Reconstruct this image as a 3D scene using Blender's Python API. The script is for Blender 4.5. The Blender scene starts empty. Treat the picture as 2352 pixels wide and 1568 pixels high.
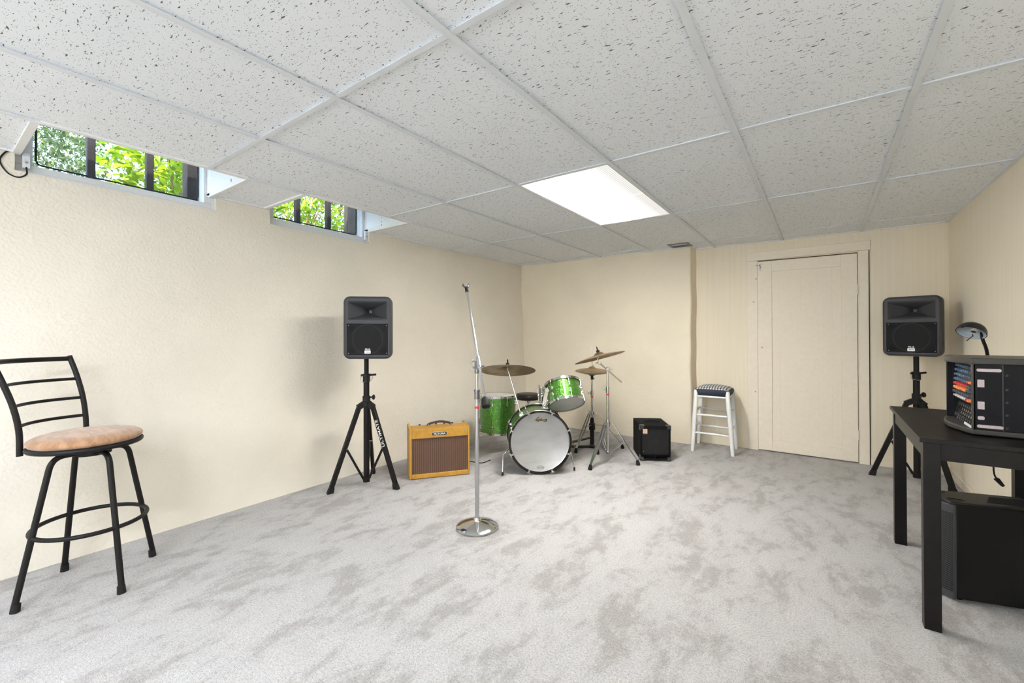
import bpy, bmesh, math, random
from math import sin, cos, pi, radians as rad
from mathutils import Vector as V, Matrix as M

scene = bpy.context.scene
col = scene.collection
random.seed(7)

# ------------------------------------------------------------------ helpers
def frame_to(axis, origin=(0, 0, 0), up=None):
    z = V(axis).normalized()
    u = V(up) if up else (V((0, 0, 1)) if abs(z.z) < .95 else V((0, 1, 0)))
    x = u.cross(z).normalized()
    y = z.cross(x)
    m = M((x, y, z)).transposed().to_4x4()
    m.translation = V(origin)
    return m

class MB:
    def __init__(s):
        s.bm = bmesh.new()
    def add(s, vs, fs, m=None):
        bv = [s.bm.verts.new((m @ V(v)) if m else v) for v in vs]
        for f in fs:
            try:
                s.bm.faces.new([bv[i] for i in f])
            except ValueError:
                pass
        return s
    def box(s, a, b, m=None):
        (x0, y0, z0), (x1, y1, z1) = a, b
        vs = [(x0, y0, z0), (x1, y0, z0), (x1, y1, z0), (x0, y1, z0), (x0, y0, z1), (x1, y0, z1), (x1, y1, z1), (x0, y1, z1)]
        return s.add(vs, [(3, 2, 1, 0), (4, 5, 6, 7), (0, 1, 5, 4), (1, 2, 6, 5), (2, 3, 7, 6), (3, 0, 4, 7)], m)
    def bar(s, p, q, w, h, up=(0, 0, 1), w2=None, h2=None):
        p, q = V(p), V(q)
        m = frame_to(q - p, p, up)
        L = (q - p).length
        w2 = w2 or w; h2 = h2 or h
        vs = [(-w/2, -h/2, 0), (w/2, -h/2, 0), (w/2, h/2, 0), (-w/2, h/2, 0), (-w2/2, -h2/2, L), (w2/2, -h2/2, L), (w2/2, h2/2, L), (-w2/2, h2/2, L)]
        return s.add(vs, [(3, 2, 1, 0), (4, 5, 6, 7), (0, 1, 5, 4), (1, 2, 6, 5), (2, 3, 7, 6), (3, 0, 4, 7)], m)
    def tube(s, pts, r, seg=12, closed=False):
        pts = [V(p) for p in pts]
        n = len(pts)
        rs = r if isinstance(r, (list, tuple)) else [r] * n
        tans = []
        for i in range(n):
            if closed:
                t = pts[(i + 1) % n] - pts[i - 1]
            elif i == 0:
                t = pts[1] - pts[0]
            elif i == n - 1:
                t = pts[-1] - pts[-2]
            else:
                t = (pts[i + 1] - pts[i]).normalized() + (pts[i] - pts[i - 1]).normalized()
            tans.append(t.normalized())
        ref = V((0, 0, 1)) if abs(tans[0].z) < .9 else V((1, 0, 0))
        x = ref.cross(tans[0]).normalized()
        rings = []
        for i in range(n):
            t = tans[i]
            x = (x - t * x.dot(t))
            x = x.normalized() if x.length > 1e-6 else V((1, 0, 0)).cross(t).normalized()
            y = t.cross(x)
            rings.append([s.bm.verts.new(pts[i] + (x * cos(2*pi*k/seg) + y * sin(2*pi*k/seg)) * rs[i]) for k in range(seg)])
        for i in range(n if closed else n - 1):
            a, b = rings[i], rings[(i + 1) % n]
            for k in range(seg):
                s.bm.faces.new((a[k], a[(k + 1) % seg], b[(k + 1) % seg], b[k]))
        if not closed:
            s.bm.faces.new(list(reversed(rings[0])))
            s.bm.faces.new(rings[-1])
        return s
    def cyl(s, p, q, r, r2=None, seg=20):
        return s.tube([p, q], [r, r if r2 is None else r2], seg)
    def lathe(s, prof, seg=32, m=None, arc=None):
        rings = []
        for r, z in prof:
            if r < 1e-6:
                v = V((0, 0, z)); rings.append([s.bm.verts.new(m @ v if m else v)])
            else:
                ring = []
                for k in range(seg):
                    v = V((r*cos(2*pi*k/seg), r*sin(2*pi*k/seg), z)); ring.append(s.bm.verts.new(m @ v if m else v))
                rings.append(ring)
        for a, b in zip(rings, rings[1:]):
            for k in range(seg):
                k2 = (k + 1) % seg
                if len(a) == 1 and len(b) > 1: s.bm.faces.new((a[0], b[k2], b[k]))
                elif len(b) == 1 and len(a) > 1: s.bm.faces.new((a[k], a[k2], b[0]))
                elif len(a) > 1: s.bm.faces.new((a[k], a[k2], b[k2], b[k]))
        return s
    def torus(s, R, r, m=None, seg=40, ts=10):
        pts = [V((R*cos(2*pi*k/seg), R*sin(2*pi*k/seg), 0)) for k in range(seg)]
        if m: pts = [m @ p for p in pts]
        return s.tube(pts, r, ts, closed=True)
    def prism(s, poly, z0, z1, m=None):
        n = len(poly)
        vs = [(x, y, z0) for x, y in poly] + [(x, y, z1) for x, y in poly]
        fs = [tuple(reversed(range(n))), tuple(range(n, 2*n))] + [(i, (i+1) % n, n + (i+1) % n, n + i) for i in range(n)]
        return s.add(vs, fs, m)
    def loft(s, rings, caps=True):
        rr = [[s.bm.verts.new(v) for v in r] for r in rings]
        n = len(rr[0])
        for a, b in zip(rr, rr[1:]):
            for k in range(n):
                s.bm.faces.new((a[k], a[(k+1) % n], b[(k+1) % n], b[k]))
        if caps:
            s.bm.faces.new(list(reversed(rr[0]))); s.bm.faces.new(rr[-1])
        return s
    def build(s, name, mat, parent=None, smooth=35, bevel=0, seg=2, recalc=True, mats=None):
        if recalc:
            bmesh.ops.recalc_face_normals(s.bm, faces=s.bm.faces)
        me = bpy.data.meshes.new(name)
        s.bm.to_mesh(me); s.bm.free()
        o = bpy.data.objects.new(name, me)
        col.objects.link(o)
        for mm in (mats or [mat]):
            me.materials.append(mm)
        if smooth and len(me.polygons):
            me.polygons.foreach_set('use_smooth', [True] * len(me.polygons))
            me.set_sharp_from_angle(angle=rad(smooth))
        if bevel:
            b = o.modifiers.new('bevel', 'BEVEL'); b.width = bevel; b.segments = seg
            b.limit_method = 'ANGLE'; b.angle_limit = rad(40)
        if parent: o.parent = parent
        return o

def tag(o, label=None, cat=None, group=None, kind=None):
    if label: o['label'] = label
    if cat: o['category'] = cat
    if group: o['group'] = group
    if kind: o['kind'] = kind
    return o

def thing(name, label, cat, loc, rz=0, group=None):
    o = bpy.data.objects.new(name, None)
    o.empty_display_size = .1
    col.objects.link(o)
    o.location = loc
    o.rotation_euler = (0, 0, rad(rz))
    return tag(o, label, cat, group)

def copy_tree(o, parent=None):
    c = o.copy(); col.objects.link(c); c.parent = parent
    for ch in list(o.children):
        copy_tree(ch, c)
    return c

def rrect(w, h, r, n=5, cx=0, cy=0):
    out = []
    for (sx, sy, a0) in ((1, 1, 0), (-1, 1, 90), (-1, -1, 180), (1, -1, 270)):
        for k in range(n + 1):
            a = rad(a0 + 90 * k / n)
            out.append((cx + sx*(w/2 - r) + r*cos(a), cy + sy*(h/2 - r) + r*sin(a)))
    return out

def text(name, s, size, mat, parent, m, shear=0, offset=0, ext=.0006, sx=1, space=1):
    cu = bpy.data.curves.new(name, 'FONT')
    cu.body = s; cu.size = size; cu.align_x = 'CENTER'; cu.align_y = 'CENTER'
    cu.shear = shear; cu.offset = offset; cu.extrude = ext; cu.space_character = space
    cu.materials.append(mat)
    o = bpy.data.objects.new(name, cu); col.objects.link(o)
    scene.view_layers[0].update()
    me = bpy.data.meshes.new_from_object(o.evaluated_get(bpy.context.evaluated_depsgraph_get()))
    bpy.data.objects.remove(o); bpy.data.curves.remove(cu)
    me.transform(m @ M.Diagonal((sx, 1, 1, 1)))
    o = bpy.data.objects.new(name, me); col.objects.link(o)
    o.parent = parent
    return o

def plane_m(origin, right, up):
    r, u = V(right).normalized(), V(up).normalized()
    m = M((r, u, r.cross(u))).transposed().to_4x4(); m.translation = V(origin)
    return m

# ------------------------------------------------------------------ materials
def new_mat(name):
    m = bpy.data.materials.new(name); m.use_nodes = True
    nt = m.node_tree
    return m, nt, nt.nodes['Principled BSDF']

def N(nt, t, **kw):
    n = nt.nodes.new(t)
    for k, v in kw.items():
        if k in n.inputs: n.inputs[k].default_value = v
        else: setattr(n, k, v)
    return n

def L(nt, a, b): nt.links.new(a, b)

def noise(nt, vec, scale, detail=3, rough=.5, dist=0):
    n = nt.nodes.new('ShaderNodeTexNoise')
    n.inputs['Scale'].default_value = scale; n.inputs['Detail'].default_value = detail
    n.inputs['Roughness'].default_value = rough; n.inputs['Distortion'].default_value = dist
    if vec: L(nt, vec, n.inputs['Vector'])
    return n.outputs['Fac']

def ramp(nt, fac, stops):
    n = nt.nodes.new('ShaderNodeValToRGB')
    e = n.color_ramp.elements
    while len(e) < len(stops): e.new(.5)
    for el, (p, c) in zip(e, stops):
        el.position = p
        el.color = (c, c, c, 1) if isinstance(c, (int, float)) else (*c, 1)
    L(nt, fac, n.inputs['Fac'])
    return n.outputs['Color']

def mixc(nt, fac, a, b, mode='MIX'):
    n = nt.nodes.new('ShaderNodeMix'); n.data_type = 'RGBA'; n.blend_type = mode
    if isinstance(fac, (int, float)): n.inputs[0].default_value = fac
    else: L(nt, fac, n.inputs[0])
    for sock, v in ((n.inputs[6], a), (n.inputs[7], b)):
        if isinstance(v, (tuple, list)): sock.default_value = (*v, 1)
        else: L(nt, v, sock)
    return n.outputs[2]

def math_n(nt, op, a, b=None):
    n = nt.nodes.new('ShaderNodeMath'); n.operation = op
    for i, v in enumerate((a, b)):
        if v is None: continue
        if isinstance(v, (int, float)): n.inputs[i].default_value = v
        else: L(nt, v, n.inputs[i])
    return n.outputs[0]

def bump(nt, p, h, strength, dist):
    n = nt.nodes.new('ShaderNodeBump'); n.inputs['Strength'].default_value = strength; n.inputs['Distance'].default_value = dist
    L(nt, h, n.inputs['Height'])
    L(nt, n.outputs['Normal'], p.inputs['Normal'])

def coord(nt, which='Object', scale=None):
    t = nt.nodes.new('ShaderNodeTexCoord').outputs[which]
    if scale:
        mp = nt.nodes.new('ShaderNodeMapping'); mp.inputs['Scale'].default_value = scale
        L(nt, t, mp.inputs['Vector']); t = mp.outputs['Vector']
    return t

def simple(name, c, rough=.5, metal=0, nscale=60, namp=.06, bstr=.0, bdist=.001, spec=.5, coat=0):
    m, nt, p = new_mat(name)
    p.inputs['Roughness'].default_value = rough; p.inputs['Metallic'].default_value = metal
    p.inputs['Specular IOR Level'].default_value = spec
    p.inputs['Coat Weight'].default_value = coat
    f = noise(nt, coord(nt), nscale, 3)
    L(nt, ramp(nt, f, [(.25, tuple(max(0, x*(1-namp)) for x in c)), (.75, tuple(min(1, x*(1+namp)) for x in c))]), p.inputs['Base Color'])
    if bstr: bump(nt, p, f, bstr, bdist)
    return m

MT = {}
MT['black_metal'] = simple('black_powder_metal', (.007, .006, .0055), .5, 0, 300, .2, .08, .0006, spec=.22)
MT['black_plastic'] = simple('black_plastic', (.008, .008, .0085), .5, 0, 200, .2, spec=.25)
MT['black_paint'] = simple('black_satin_paint', (.009, .008, .0075), .4, 0, 90, .2, spec=.3)
MT['rubber'] = simple('black_rubber', (.009, .009, .009), .65, 0, 150, .2, spec=.25)
MT['grey_plastic'] = simple('charcoal_moulded_plastic', (.036, .037, .041), .5, 0, 500, .15, .12, .0005, spec=.3)
MT['chrome'] = simple('chrome', (.78, .78, .78), .12, 1, 8, .03)
MT['steel'] = simple('satin_steel', (.62, .62, .63), .26, 1, 40, .05)
MT['dark_steel'] = simple('dull_steel', (.22, .22, .23), .35, 1, 40, .1)
MT['white_paint'] = simple('white_gloss_paint', (.78, .79, .78), .35, 0, 30, .03)
MT['window_white'] = simple('window_frame_white', (.70, .71, .72), .5, 0, 60, .05)
MT['cream_trim'] = simple('cream_painted_wood', (.80, .725, .60), .5, 0, 30, .03, .06, .001)
MT['dark_gap'] = simple('dark_gap', (.01, .009, .008), .9)  # near-black colour standing in for shade in gaps and recesses
MT['white_ink'] = simple('white_ink', (.82, .82, .82), .5)
MT['black_ink'] = simple('black_ink', (.012, .011, .01), .5)
MT['gold_ink'] = simple('gold_ink', (.55, .36, .10), .45)
MT['red'] = simple('red_plastic', (.55, .03, .03), .45)
MT['orange'] = simple('orange_plastic', (.85, .25, .06), .45)
MT['blue_grey'] = simple('blue_grey_plastic', (.075, .125, .20), .45)
MT['grey_knob'] = simple('slate_plastic', (.06, .07, .085), .45)
MT['head_clear'] = simple('drum_head_white', (.62, .61, .57), .4, 0, 8, .05)
MT['vinyl'] = simple('black_vinyl', (.012, .010, .0095), .38, 0, 120, .2, .1, .0008, spec=.35)
MT['brass'] = simple('worn_brass', (.45, .33, .16), .4, 1, 60, .15)
MT['wood_post'] = simple('weathered_dark_post', (.012, .008, .008), .85, 0, 20, .4, .4, .004)
MT['grey_wood'] = simple('weathered_grey_board', (.075, .06, .045), .85, 0, 14, .35, .4, .004)
MT['badge_cream'] = simple('cream_badge', (.78, .62, .42), .45)
MT['felt'] = simple('pinkish_grey_felt', (.56, .47, .48), .95, 0, 220, .15, .4, .001)
MT['bakelite'] = simple('ivory_bakelite', (.72, .66, .58), .4)
MT['lamp_inner'] = simple('pale_grey_enamel', (.42, .47, .50), .3, 0, 30, .06)
MT['stained_masonry'] = simple('stained_dark_masonry', (.10, .08, .065), .9, 0, 9, .4, .5, .01)
MT['mahogany'] = simple('dark_hoop_lacquer', (.010, .006, .005), .35, 0, 40, .25, spec=.25)

# plaster (left & back-left wall)
def plaster(name, c, big=1.0):
    m, nt, p = new_mat(name)
    co = coord(nt)
    a = noise(nt, co, 70, 1.5, .4); b = noise(nt, co, 14, 3, .5)
    k = noise(nt, co, 2.2, 4, .55, .4)
    base = mixc(nt, ramp(nt, k, [(.35, 0), (.7, 1)]), tuple(x*.965 for x in c), tuple(min(1, x*1.03) for x in c))
    L(nt, base, p.inputs['Base Color'])
    p.inputs['Roughness'].default_value = .75; p.inputs['Specular IOR Level'].default_value = .25
    h = math_n(nt, 'ADD', math_n(nt, 'MULTIPLY', a, .9), math_n(nt, 'MULTIPLY', b, .8))
    bump(nt, p, h, .36 * big, .011)
    return m
WALLC = (.745, .695, .60)
MT['plaster'] = plaster('cream_rough_plaster', WALLC)
MT['plaster_back'] = plaster('cream_plaster_smoother', (.80, .725, .585), .6)

def panelling(name, c, axis):
    m, nt, p = new_mat(name)
    co = coord(nt)
    sp = nt.nodes.new('ShaderNodeSeparateXYZ'); L(nt, co, sp.inputs[0])
    x = sp.outputs[axis]
    g = None
    for per, off, w in ((.4064, .03, .006), (.4064, .135, .006), (.4064, .29, .006)):
        f = math_n(nt, 'FRACT', math_n(nt, 'DIVIDE', math_n(nt, 'ADD', x, 10 + off), per))
        d = math_n(nt, 'LESS_THAN', f, w / per)
        g = d if g is None else math_n(nt, 'MAXIMUM', g, d)
    st = coord(nt, 'Object', (60, 60, 1.2))
    grain = noise(nt, st, 1, 3)
    base = ramp(nt, grain, [(.3, tuple(v*.97 for v in c)), (.7, tuple(v*1.02 for v in c))])
    base = mixc(nt, math_n(nt, 'MULTIPLY', g, .07), base, tuple(v*.45 for v in c))
    L(nt, base, p.inputs['Base Color'])
    p.inputs['Roughness'].default_value = .55; p.inputs['Specular IOR Level'].default_value = .3
    h = math_n(nt, 'SUBTRACT', math_n(nt, 'MULTIPLY', grain, .15), g)
    bump(nt, p, h, .2, .0015)
    return m
MT['panel_back'] = panelling('cream_groove_panelling_back', (.80, .72, .575), 0)
MT['panel_right'] = panelling('cream_groove_panelling_side', (.87, .80, .66), 1)

# carpet
def carpet():
    m, nt, p = new_mat('pale_grey_cut_pile_carpet')
    co = coord(nt)
    fib = noise(nt, co, 330, 2, .7)
    fib2 = noise(nt, co, 120, 3, .6)
    mp = nt.nodes.new('ShaderNodeMapping'); mp.inputs['Rotation'].default_value = (0, 0, rad(-38)); mp.inputs['Scale'].default_value = (2.0, 1.0, 1)
    L(nt, co, mp.inputs['Vector'])
    nap = noise(nt, mp.outputs['Vector'], 2.6, 7, .62, .5)  # pile-direction shading put into the base colour as lighter and darker patches
    nap2 = noise(nt, mp.outputs['Vector'], 7.5, 5, .65, .4)
    nap3 = noise(nt, co, 26, 4, .65)
    nn = math_n(nt, 'ADD', math_n(nt, 'ADD', math_n(nt, 'MULTIPLY', nap, .56), math_n(nt, 'MULTIPLY', nap2, .30)), math_n(nt, 'MULTIPLY', nap3, .14))
    base = ramp(nt, nn, [(.42, (.298, .284, .275)), (.465, (.345, .333, .325)), (.497, (.388, .378, .371)), (.56, (.414, .405, .398))])
    sp = ramp(nt, math_n(nt, 'ADD', math_n(nt, 'MULTIPLY', fib, .6), math_n(nt, 'MULTIPLY', fib2, .4)), [(.34, .50), (.5, 1.0), (.66, 1.32)])
    L(nt, mixc(nt, 1, base, sp, 'MULTIPLY'), p.inputs['Base Color'])
    p.inputs['Roughness'].default_value = 1; p.inputs['Specular IOR Level'].default_value = .05
    p.inputs['Sheen Weight'].default_value = .15
    bump(nt, p, math_n(nt, 'ADD', fib, fib2), .5, .006)
    return m
MT['carpet'] = carpet()

# fissured ceiling tile
def tile():
    m, nt, p = new_mat('white_fissured_ceiling_tile')
    co = coord(nt)
    warp = nt.nodes.new('ShaderNodeTexNoise'); warp.inputs['Scale'].default_value = 16; warp.inputs['Detail'].default_value = 2
    L(nt, co, warp.inputs['Vector'])
    va = nt.nodes.new('ShaderNodeVectorMath'); va.operation = 'MULTIPLY_ADD'
    L(nt, warp.outputs['Color'], va.inputs[0]); va.inputs[1].default_value = (.022, .022, 0); L(nt, co, va.inputs[2])
    mp = nt.nodes.new('ShaderNodeMapping'); mp.inputs['Scale'].default_value = (36, 125, 1); L(nt, va.outputs[0], mp.inputs['Vector'])
    fiss = noise(nt, mp.outputs['Vector'], 1.0, 2.5, .5)
    fm = ramp(nt, fiss, [(.65, 0), (.685, 1)])
    vo = nt.nodes.new('ShaderNodeTexVoronoi'); vo.inputs['Scale'].default_value = 190
    mp2 = nt.nodes.new('ShaderNodeMapping'); mp2.inputs['Scale'].default_value = (.7, 1.1, 1); L(nt, va.outputs[0], mp2.inputs['Vector'])
    L(nt, mp2.outputs['Vector'], vo.inputs['Vector'])
    sel = nt.nodes.new('ShaderNodeSeparateColor'); L(nt, vo.outputs['Color'], sel.inputs[0])
    pin = math_n(nt, 'LESS_THAN', vo.outputs['Distance'], math_n(nt, 'MULTIPLY', sel.outputs[0], .30))
    pm = math_n(nt, 'MULTIPLY', pin, math_n(nt, 'GREATER_THAN', sel.outputs[1], .2))
    k = math_n(nt, 'MAXIMUM', fm, math_n(nt, 'MULTIPLY', pm, .8))
    tint = noise(nt, co, 1.3, 2)
    base = ramp(nt, tint, [(.35, (.865, .895, .93)), (.65, (.885, .915, .95))])
    L(nt, mixc(nt, k, base, (.13, .125, .12)), p.inputs['Base Color'])
    p.inputs['Roughness'].default_value = .9; p.inputs['Specular IOR Level'].default_value = .15
    bump(nt, p, math_n(nt, 'MULTIPLY', k, -1), .5, .004)
    return m
MT['tile'] = tile()
MT['grid'] = simple('ceiling_grid_white', (.76, .79, .82), .5, 0, 20, .02)
MT['well_white'] = simple('white_painted_well', (.80, .80, .79), .7, 0, 40, .03)

# prismatic light lens (gives off light)
def lens_mat(name, LENS, c):
    m, nt, p = new_mat(name)
    co = coord(nt)
    sp = nt.nodes.new('ShaderNodeSeparateXYZ'); L(nt, co, sp.inputs[0])
    # tube seen through the lens: bright band along Y, off centre
    d = math_n(nt, 'ABSOLUTE', math_n(nt, 'ADD', sp.outputs[0], .075))
    band = ramp(nt, d, [(.0, 1.0), (.05, .8), (.10, .16), (.16, .022), (.30, .010)])
    gx = math_n(nt, 'PINGPONG', math_n(nt, 'ADD', sp.outputs[0], 5), .0065)
    gy = math_n(nt, 'PINGPONG', math_n(nt, 'ADD', sp.outputs[1], 5), .0065)
    g = ramp(nt, math_n(nt, 'MULTIPLY', math_n(nt, 'MINIMUM', gx, gy), 1 / .0065), [(.0, .42), (.4, 1.0)])
    st = math_n(nt, 'MULTIPLY', math_n(nt, 'MULTIPLY', band, g), LENS)
    # a prismatic lens throws more light straight down than sideways
    ge = nt.nodes.new('ShaderNodeNewGeometry')
    dt = nt.nodes.new('ShaderNodeVectorMath'); dt.operation = 'DOT_PRODUCT'; L(nt, ge.outputs['Normal'], dt.inputs[0]); L(nt, ge.outputs['Incoming'], dt.inputs[1])
    st = math_n(nt, 'MULTIPLY', st, math_n(nt, 'ADD', .5, math_n(nt, 'MULTIPLY', dt.outputs['Value'], .5)))
    em = nt.nodes.new('ShaderNodeEmission'); em.inputs['Color'].default_value = (*c, 1)
    L(nt, st, em.inputs['Strength'])
    L(nt, em.outputs[0], nt.nodes['Material Output'].inputs['Surface'])
    return m
MT['lens'] = lens_mat('lit_prismatic_lens', 125, (1.0, .97, .915))
MT['lens_cool'] = lens_mat('lit_prismatic_lens_daylight', 128, (.90, .965, 1.06))  # cool lens of the added panel behind the camera

# green sparkle shell
def sparkle(name, c1, c2):
    m, nt, p = new_mat(name)
    co = coord(nt)
    vo = nt.nodes.new('ShaderNodeTexVoronoi'); vo.inputs['Scale'].default_value = 330; L(nt, co, vo.inputs['Vector'])
    s = nt.nodes.new('ShaderNodeSeparateColor'); L(nt, vo.outputs['Color'], s.inputs[0])
    L(nt, ramp(nt, s.outputs[0], [(.0, c1), (.8, c2), (1.0, tuple(min(1, v*1.9 + .08) for v in c2))]), p.inputs['Base Color'])
    p.inputs['Metallic'].default_value = .75; p.inputs['Roughness'].default_value = .33
    p.inputs['Coat Weight'].default_value = .7; p.inputs['Coat Roughness'].default_value = .08
    nm = nt.nodes.new('ShaderNodeVectorMath'); nm.operation = 'MULTIPLY_ADD'
    ge = nt.nodes.new('ShaderNodeNewGeometry')
    sub = nt.nodes.new('ShaderNodeVectorMath'); sub.operation = 'SUBTRACT'; L(nt, vo.outputs['Color'], sub.inputs[0]); sub.inputs[1].default_value = (.5, .5, .5)
    L(nt, sub.outputs[0], nm.inputs[0]); nm.inputs[1].default_value = (.45, .45, .45); L(nt, ge.outputs['Normal'], nm.inputs[2])
    nz = nt.nodes.new('ShaderNodeVectorMath'); nz.operation = 'NORMALIZE'; L(nt, nm.outputs[0], nz.inputs[0])
    L(nt, nz.outputs[0], p.inputs['Normal'])
    return m
MT['green'] = sparkle('green_sparkle_wrap', (.016, .085, .008), (.080, .25, .022))

def brushed_head():
    m, nt, p = new_mat('silvery_smooth_drum_head')
    f = noise(nt, coord(nt, 'Object', (5, 1, 14)), 1, 4)
    L(nt, ramp(nt, f, [(.3, (.36, .36, .36)), (.7, (.46, .46, .455))]), p.inputs['Base Color'])
    p.inputs['Metallic'].default_value = .6; p.inputs['Roughness'].default_value = .38
    bump(nt, p, noise(nt, coord(nt), 6, 3), .12, .01)
    return m
MT['bass_head'] = brushed_head()

def cymbal_mat():
    m, nt, p = new_mat('aged_bronze_cymbal')
    co = coord(nt)
    ln = nt.nodes.new('ShaderNodeVectorMath'); ln.operation = 'LENGTH'
    mp = nt.nodes.new('ShaderNodeMapping'); mp.inputs['Scale'].default_value = (1, 1, 0); L(nt, co, mp.inputs['Vector']); L(nt, mp.outputs[0], ln.inputs[0])
    rg = math_n(nt, 'SINE', math_n(nt, 'MULTIPLY', ln.outputs['Value'], 1500))
    st = noise(nt, co, 14, 4, .6, .5)
    L(nt, ramp(nt, st, [(.3, (.30, .21, .12)), (.7, (.50, .37, .22))]), p.inputs['Base Color'])
    p.inputs['Metallic'].default_value = 1; p.inputs['Roughness'].default_value = .36
    bump(nt, p, rg, .12, .0006)
    return m
MT['cymbal'] = cymbal_mat()

def suede():
    m, nt, p = new_mat('tan_suede')
    co = coord(nt)
    f = noise(nt, coord(nt, 'Object', (1, 2.2, 1)), 11, 5, .65, .6); g = noise(nt, co, 400, 2)
    b = ramp(nt, f, [(.36, (.27, .145, .075)), (.5, (.36, .205, .115)), (.64, (.43, .26, .155))])
    L(nt, mixc(nt, .25, b, ramp(nt, g, [(.3, .5), (.7, 1.2)]), 'MULTIPLY'), p.inputs['Base Color'])
    p.inputs['Roughness'].default_value = .9; p.inputs['Sheen Weight'].default_value = .4; p.inputs['Specular IOR Level'].default_value = .1
    bump(nt, p, g, .3, .001)
    return m
MT['suede'] = suede()

def tweed():
    m, nt, p = new_mat('lacquered_yellow_tweed')
    co = coord(nt)
    w = nt.nodes.new('ShaderNodeTexWave'); w.inputs['Scale'].default_value = 160; w.bands_direction = 'DIAGONAL'; L(nt, co, w.inputs['Vector'])
    f = noise(nt, co, 25, 4)
    b = ramp(nt, f, [(.3, (.36, .175, .018)), (.7, (.46, .245, .032))])
    L(nt, mixc(nt, .3, b, ramp(nt, w.outputs['Fac'], [(0, .72), (1, 1.1)]), 'MULTIPLY'), p.inputs['Base Color'])
    p.inputs['Roughness'].default_value = .45
    bump(nt, p, w.outputs['Fac'], .15, .0006)
    return m
MT['tweed'] = tweed()

def grille_cloth():
    m, nt, p = new_mat('oxblood_striped_grille_cloth')
    co = coord(nt)
    sp = nt.nodes.new('ShaderNodeSeparateXYZ'); L(nt, co, sp.inputs[0])
    fx = math_n(nt, 'FRACT', math_n(nt, 'DIVIDE', math_n(nt, 'ADD', sp.outputs[0], 5), .017))
    fz = math_n(nt, 'FRACT', math_n(nt, 'DIVIDE', sp.outputs[2], .0062))
    v = math_n(nt, 'LESS_THAN', math_n(nt, 'ABSOLUTE', math_n(nt, 'SUBTRACT', fx, .5)), .1)
    h = math_n(nt, 'LESS_THAN', fz, .32)
    k = math_n(nt, 'MAXIMUM', math_n(nt, 'MULTIPLY', v, .7), math_n(nt, 'MULTIPLY', h, math_n(nt, 'ADD', .35, math_n(nt, 'MULTIPLY', noise(nt, co, 40), .5))))
    L(nt, mixc(nt, k, (.050, .018, .011), (.19, .115, .068)), p.inputs['Base Color'])
    p.inputs['Roughness'].default_value = .8
    bump(nt, p, k, .3, .001)
    return m
MT['grille_cloth'] = grille_cloth()

def perforated(name, c, hole, per, axes=(0, 2), rough=.45, metal=.4, hr=.34):
    m, nt, p = new_mat(name)
    co = coord(nt)
    sp = nt.nodes.new('ShaderNodeSeparateXYZ'); L(nt, co, sp.inputs[0])
    a, b = sp.outputs[axes[0]], sp.outputs[axes[1]]
    def cell(oa, ob):
        fa = math_n(nt, 'SUBTRACT', math_n(nt, 'FRACT', math_n(nt, 'DIVIDE', math_n(nt, 'ADD', a, 5 + oa*per), per)), .5)
        fb = math_n(nt, 'SUBTRACT', math_n(nt, 'FRACT', math_n(nt, 'DIVIDE', math_n(nt, 'ADD', b, 5 + ob*per*1.3), per*1.3)), .5)
        fb = math_n(nt, 'MULTIPLY', fb, 1.3)
        d = math_n(nt, 'SQRT', math_n(nt, 'ADD', math_n(nt, 'MULTIPLY', fa, fa), math_n(nt, 'MULTIPLY', fb, fb)))
        return math_n(nt, 'LESS_THAN', d, hr)
    k = math_n(nt, 'MAXIMUM', cell(0, 0), cell(.5, .5))
    L(nt, mixc(nt, k, c, hole), p.inputs['Base Color'])
    p.inputs['Roughness'].default_value = rough; p.inputs['Metallic'].default_value = metal; p.inputs['Specular IOR Level'].default_value = .2
    bump(nt, p, math_n(nt, 'MULTIPLY', k, -1), .6, .002)
    return m
MT['grille'] = perforated('black_perforated_grille', (.010, .010, .011), (.002, .002, .002), .0058, rough=.6, metal=0)
MT['grille_wide'] = perforated('black_honeycomb_grille', (.030, .030, .030), (.002, .002, .002), .010, hr=.36, metal=0, rough=.55)
MT['grille_side'] = perforated('black_perforated_grille_curved', (.055, .055, .058), (.004, .004, .004), .0062, (1, 2), metal=0)

def gingham():
    m, nt, p = new_mat('navy_white_houndstooth_fabric')
    co = coord(nt)
    sp = nt.nodes.new('ShaderNodeSeparateXYZ'); L(nt, co, sp.inputs[0])
    def str_(x, per, ph=0): return math_n(nt, 'LESS_THAN', math_n(nt, 'FRACT', math_n(nt, 'ADD', math_n(nt, 'DIVIDE', math_n(nt, 'ADD', x, 5), per), ph)), .5)
    a, b = str_(sp.outputs[0], .025), str_(sp.outputs[1], .024)
    s = math_n(nt, 'MULTIPLY', math_n(nt, 'ADD', a, b), .5)
    base = ramp(nt, s, [(0, (.74, .72, .66)), (.5, (.20, .21, .24)), (1, (.012, .015, .03))])
    nz = nt.nodes.new('ShaderNodeNewGeometry'); s2 = nt.nodes.new('ShaderNodeSeparateXYZ'); L(nt, nz.outputs['Normal'], s2.inputs[0])
    side = math_n(nt, 'LESS_THAN', sp.outputs[2], .618)
    L(nt, mixc(nt, side, base, (.022, .028, .045)), p.inputs['Base Color'])
    p.inputs['Roughness'].default_value = .85
    bump(nt, p, noise(nt, co, 500, 2), .3, .001)
    return m
MT['gingham'] = gingham()

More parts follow.
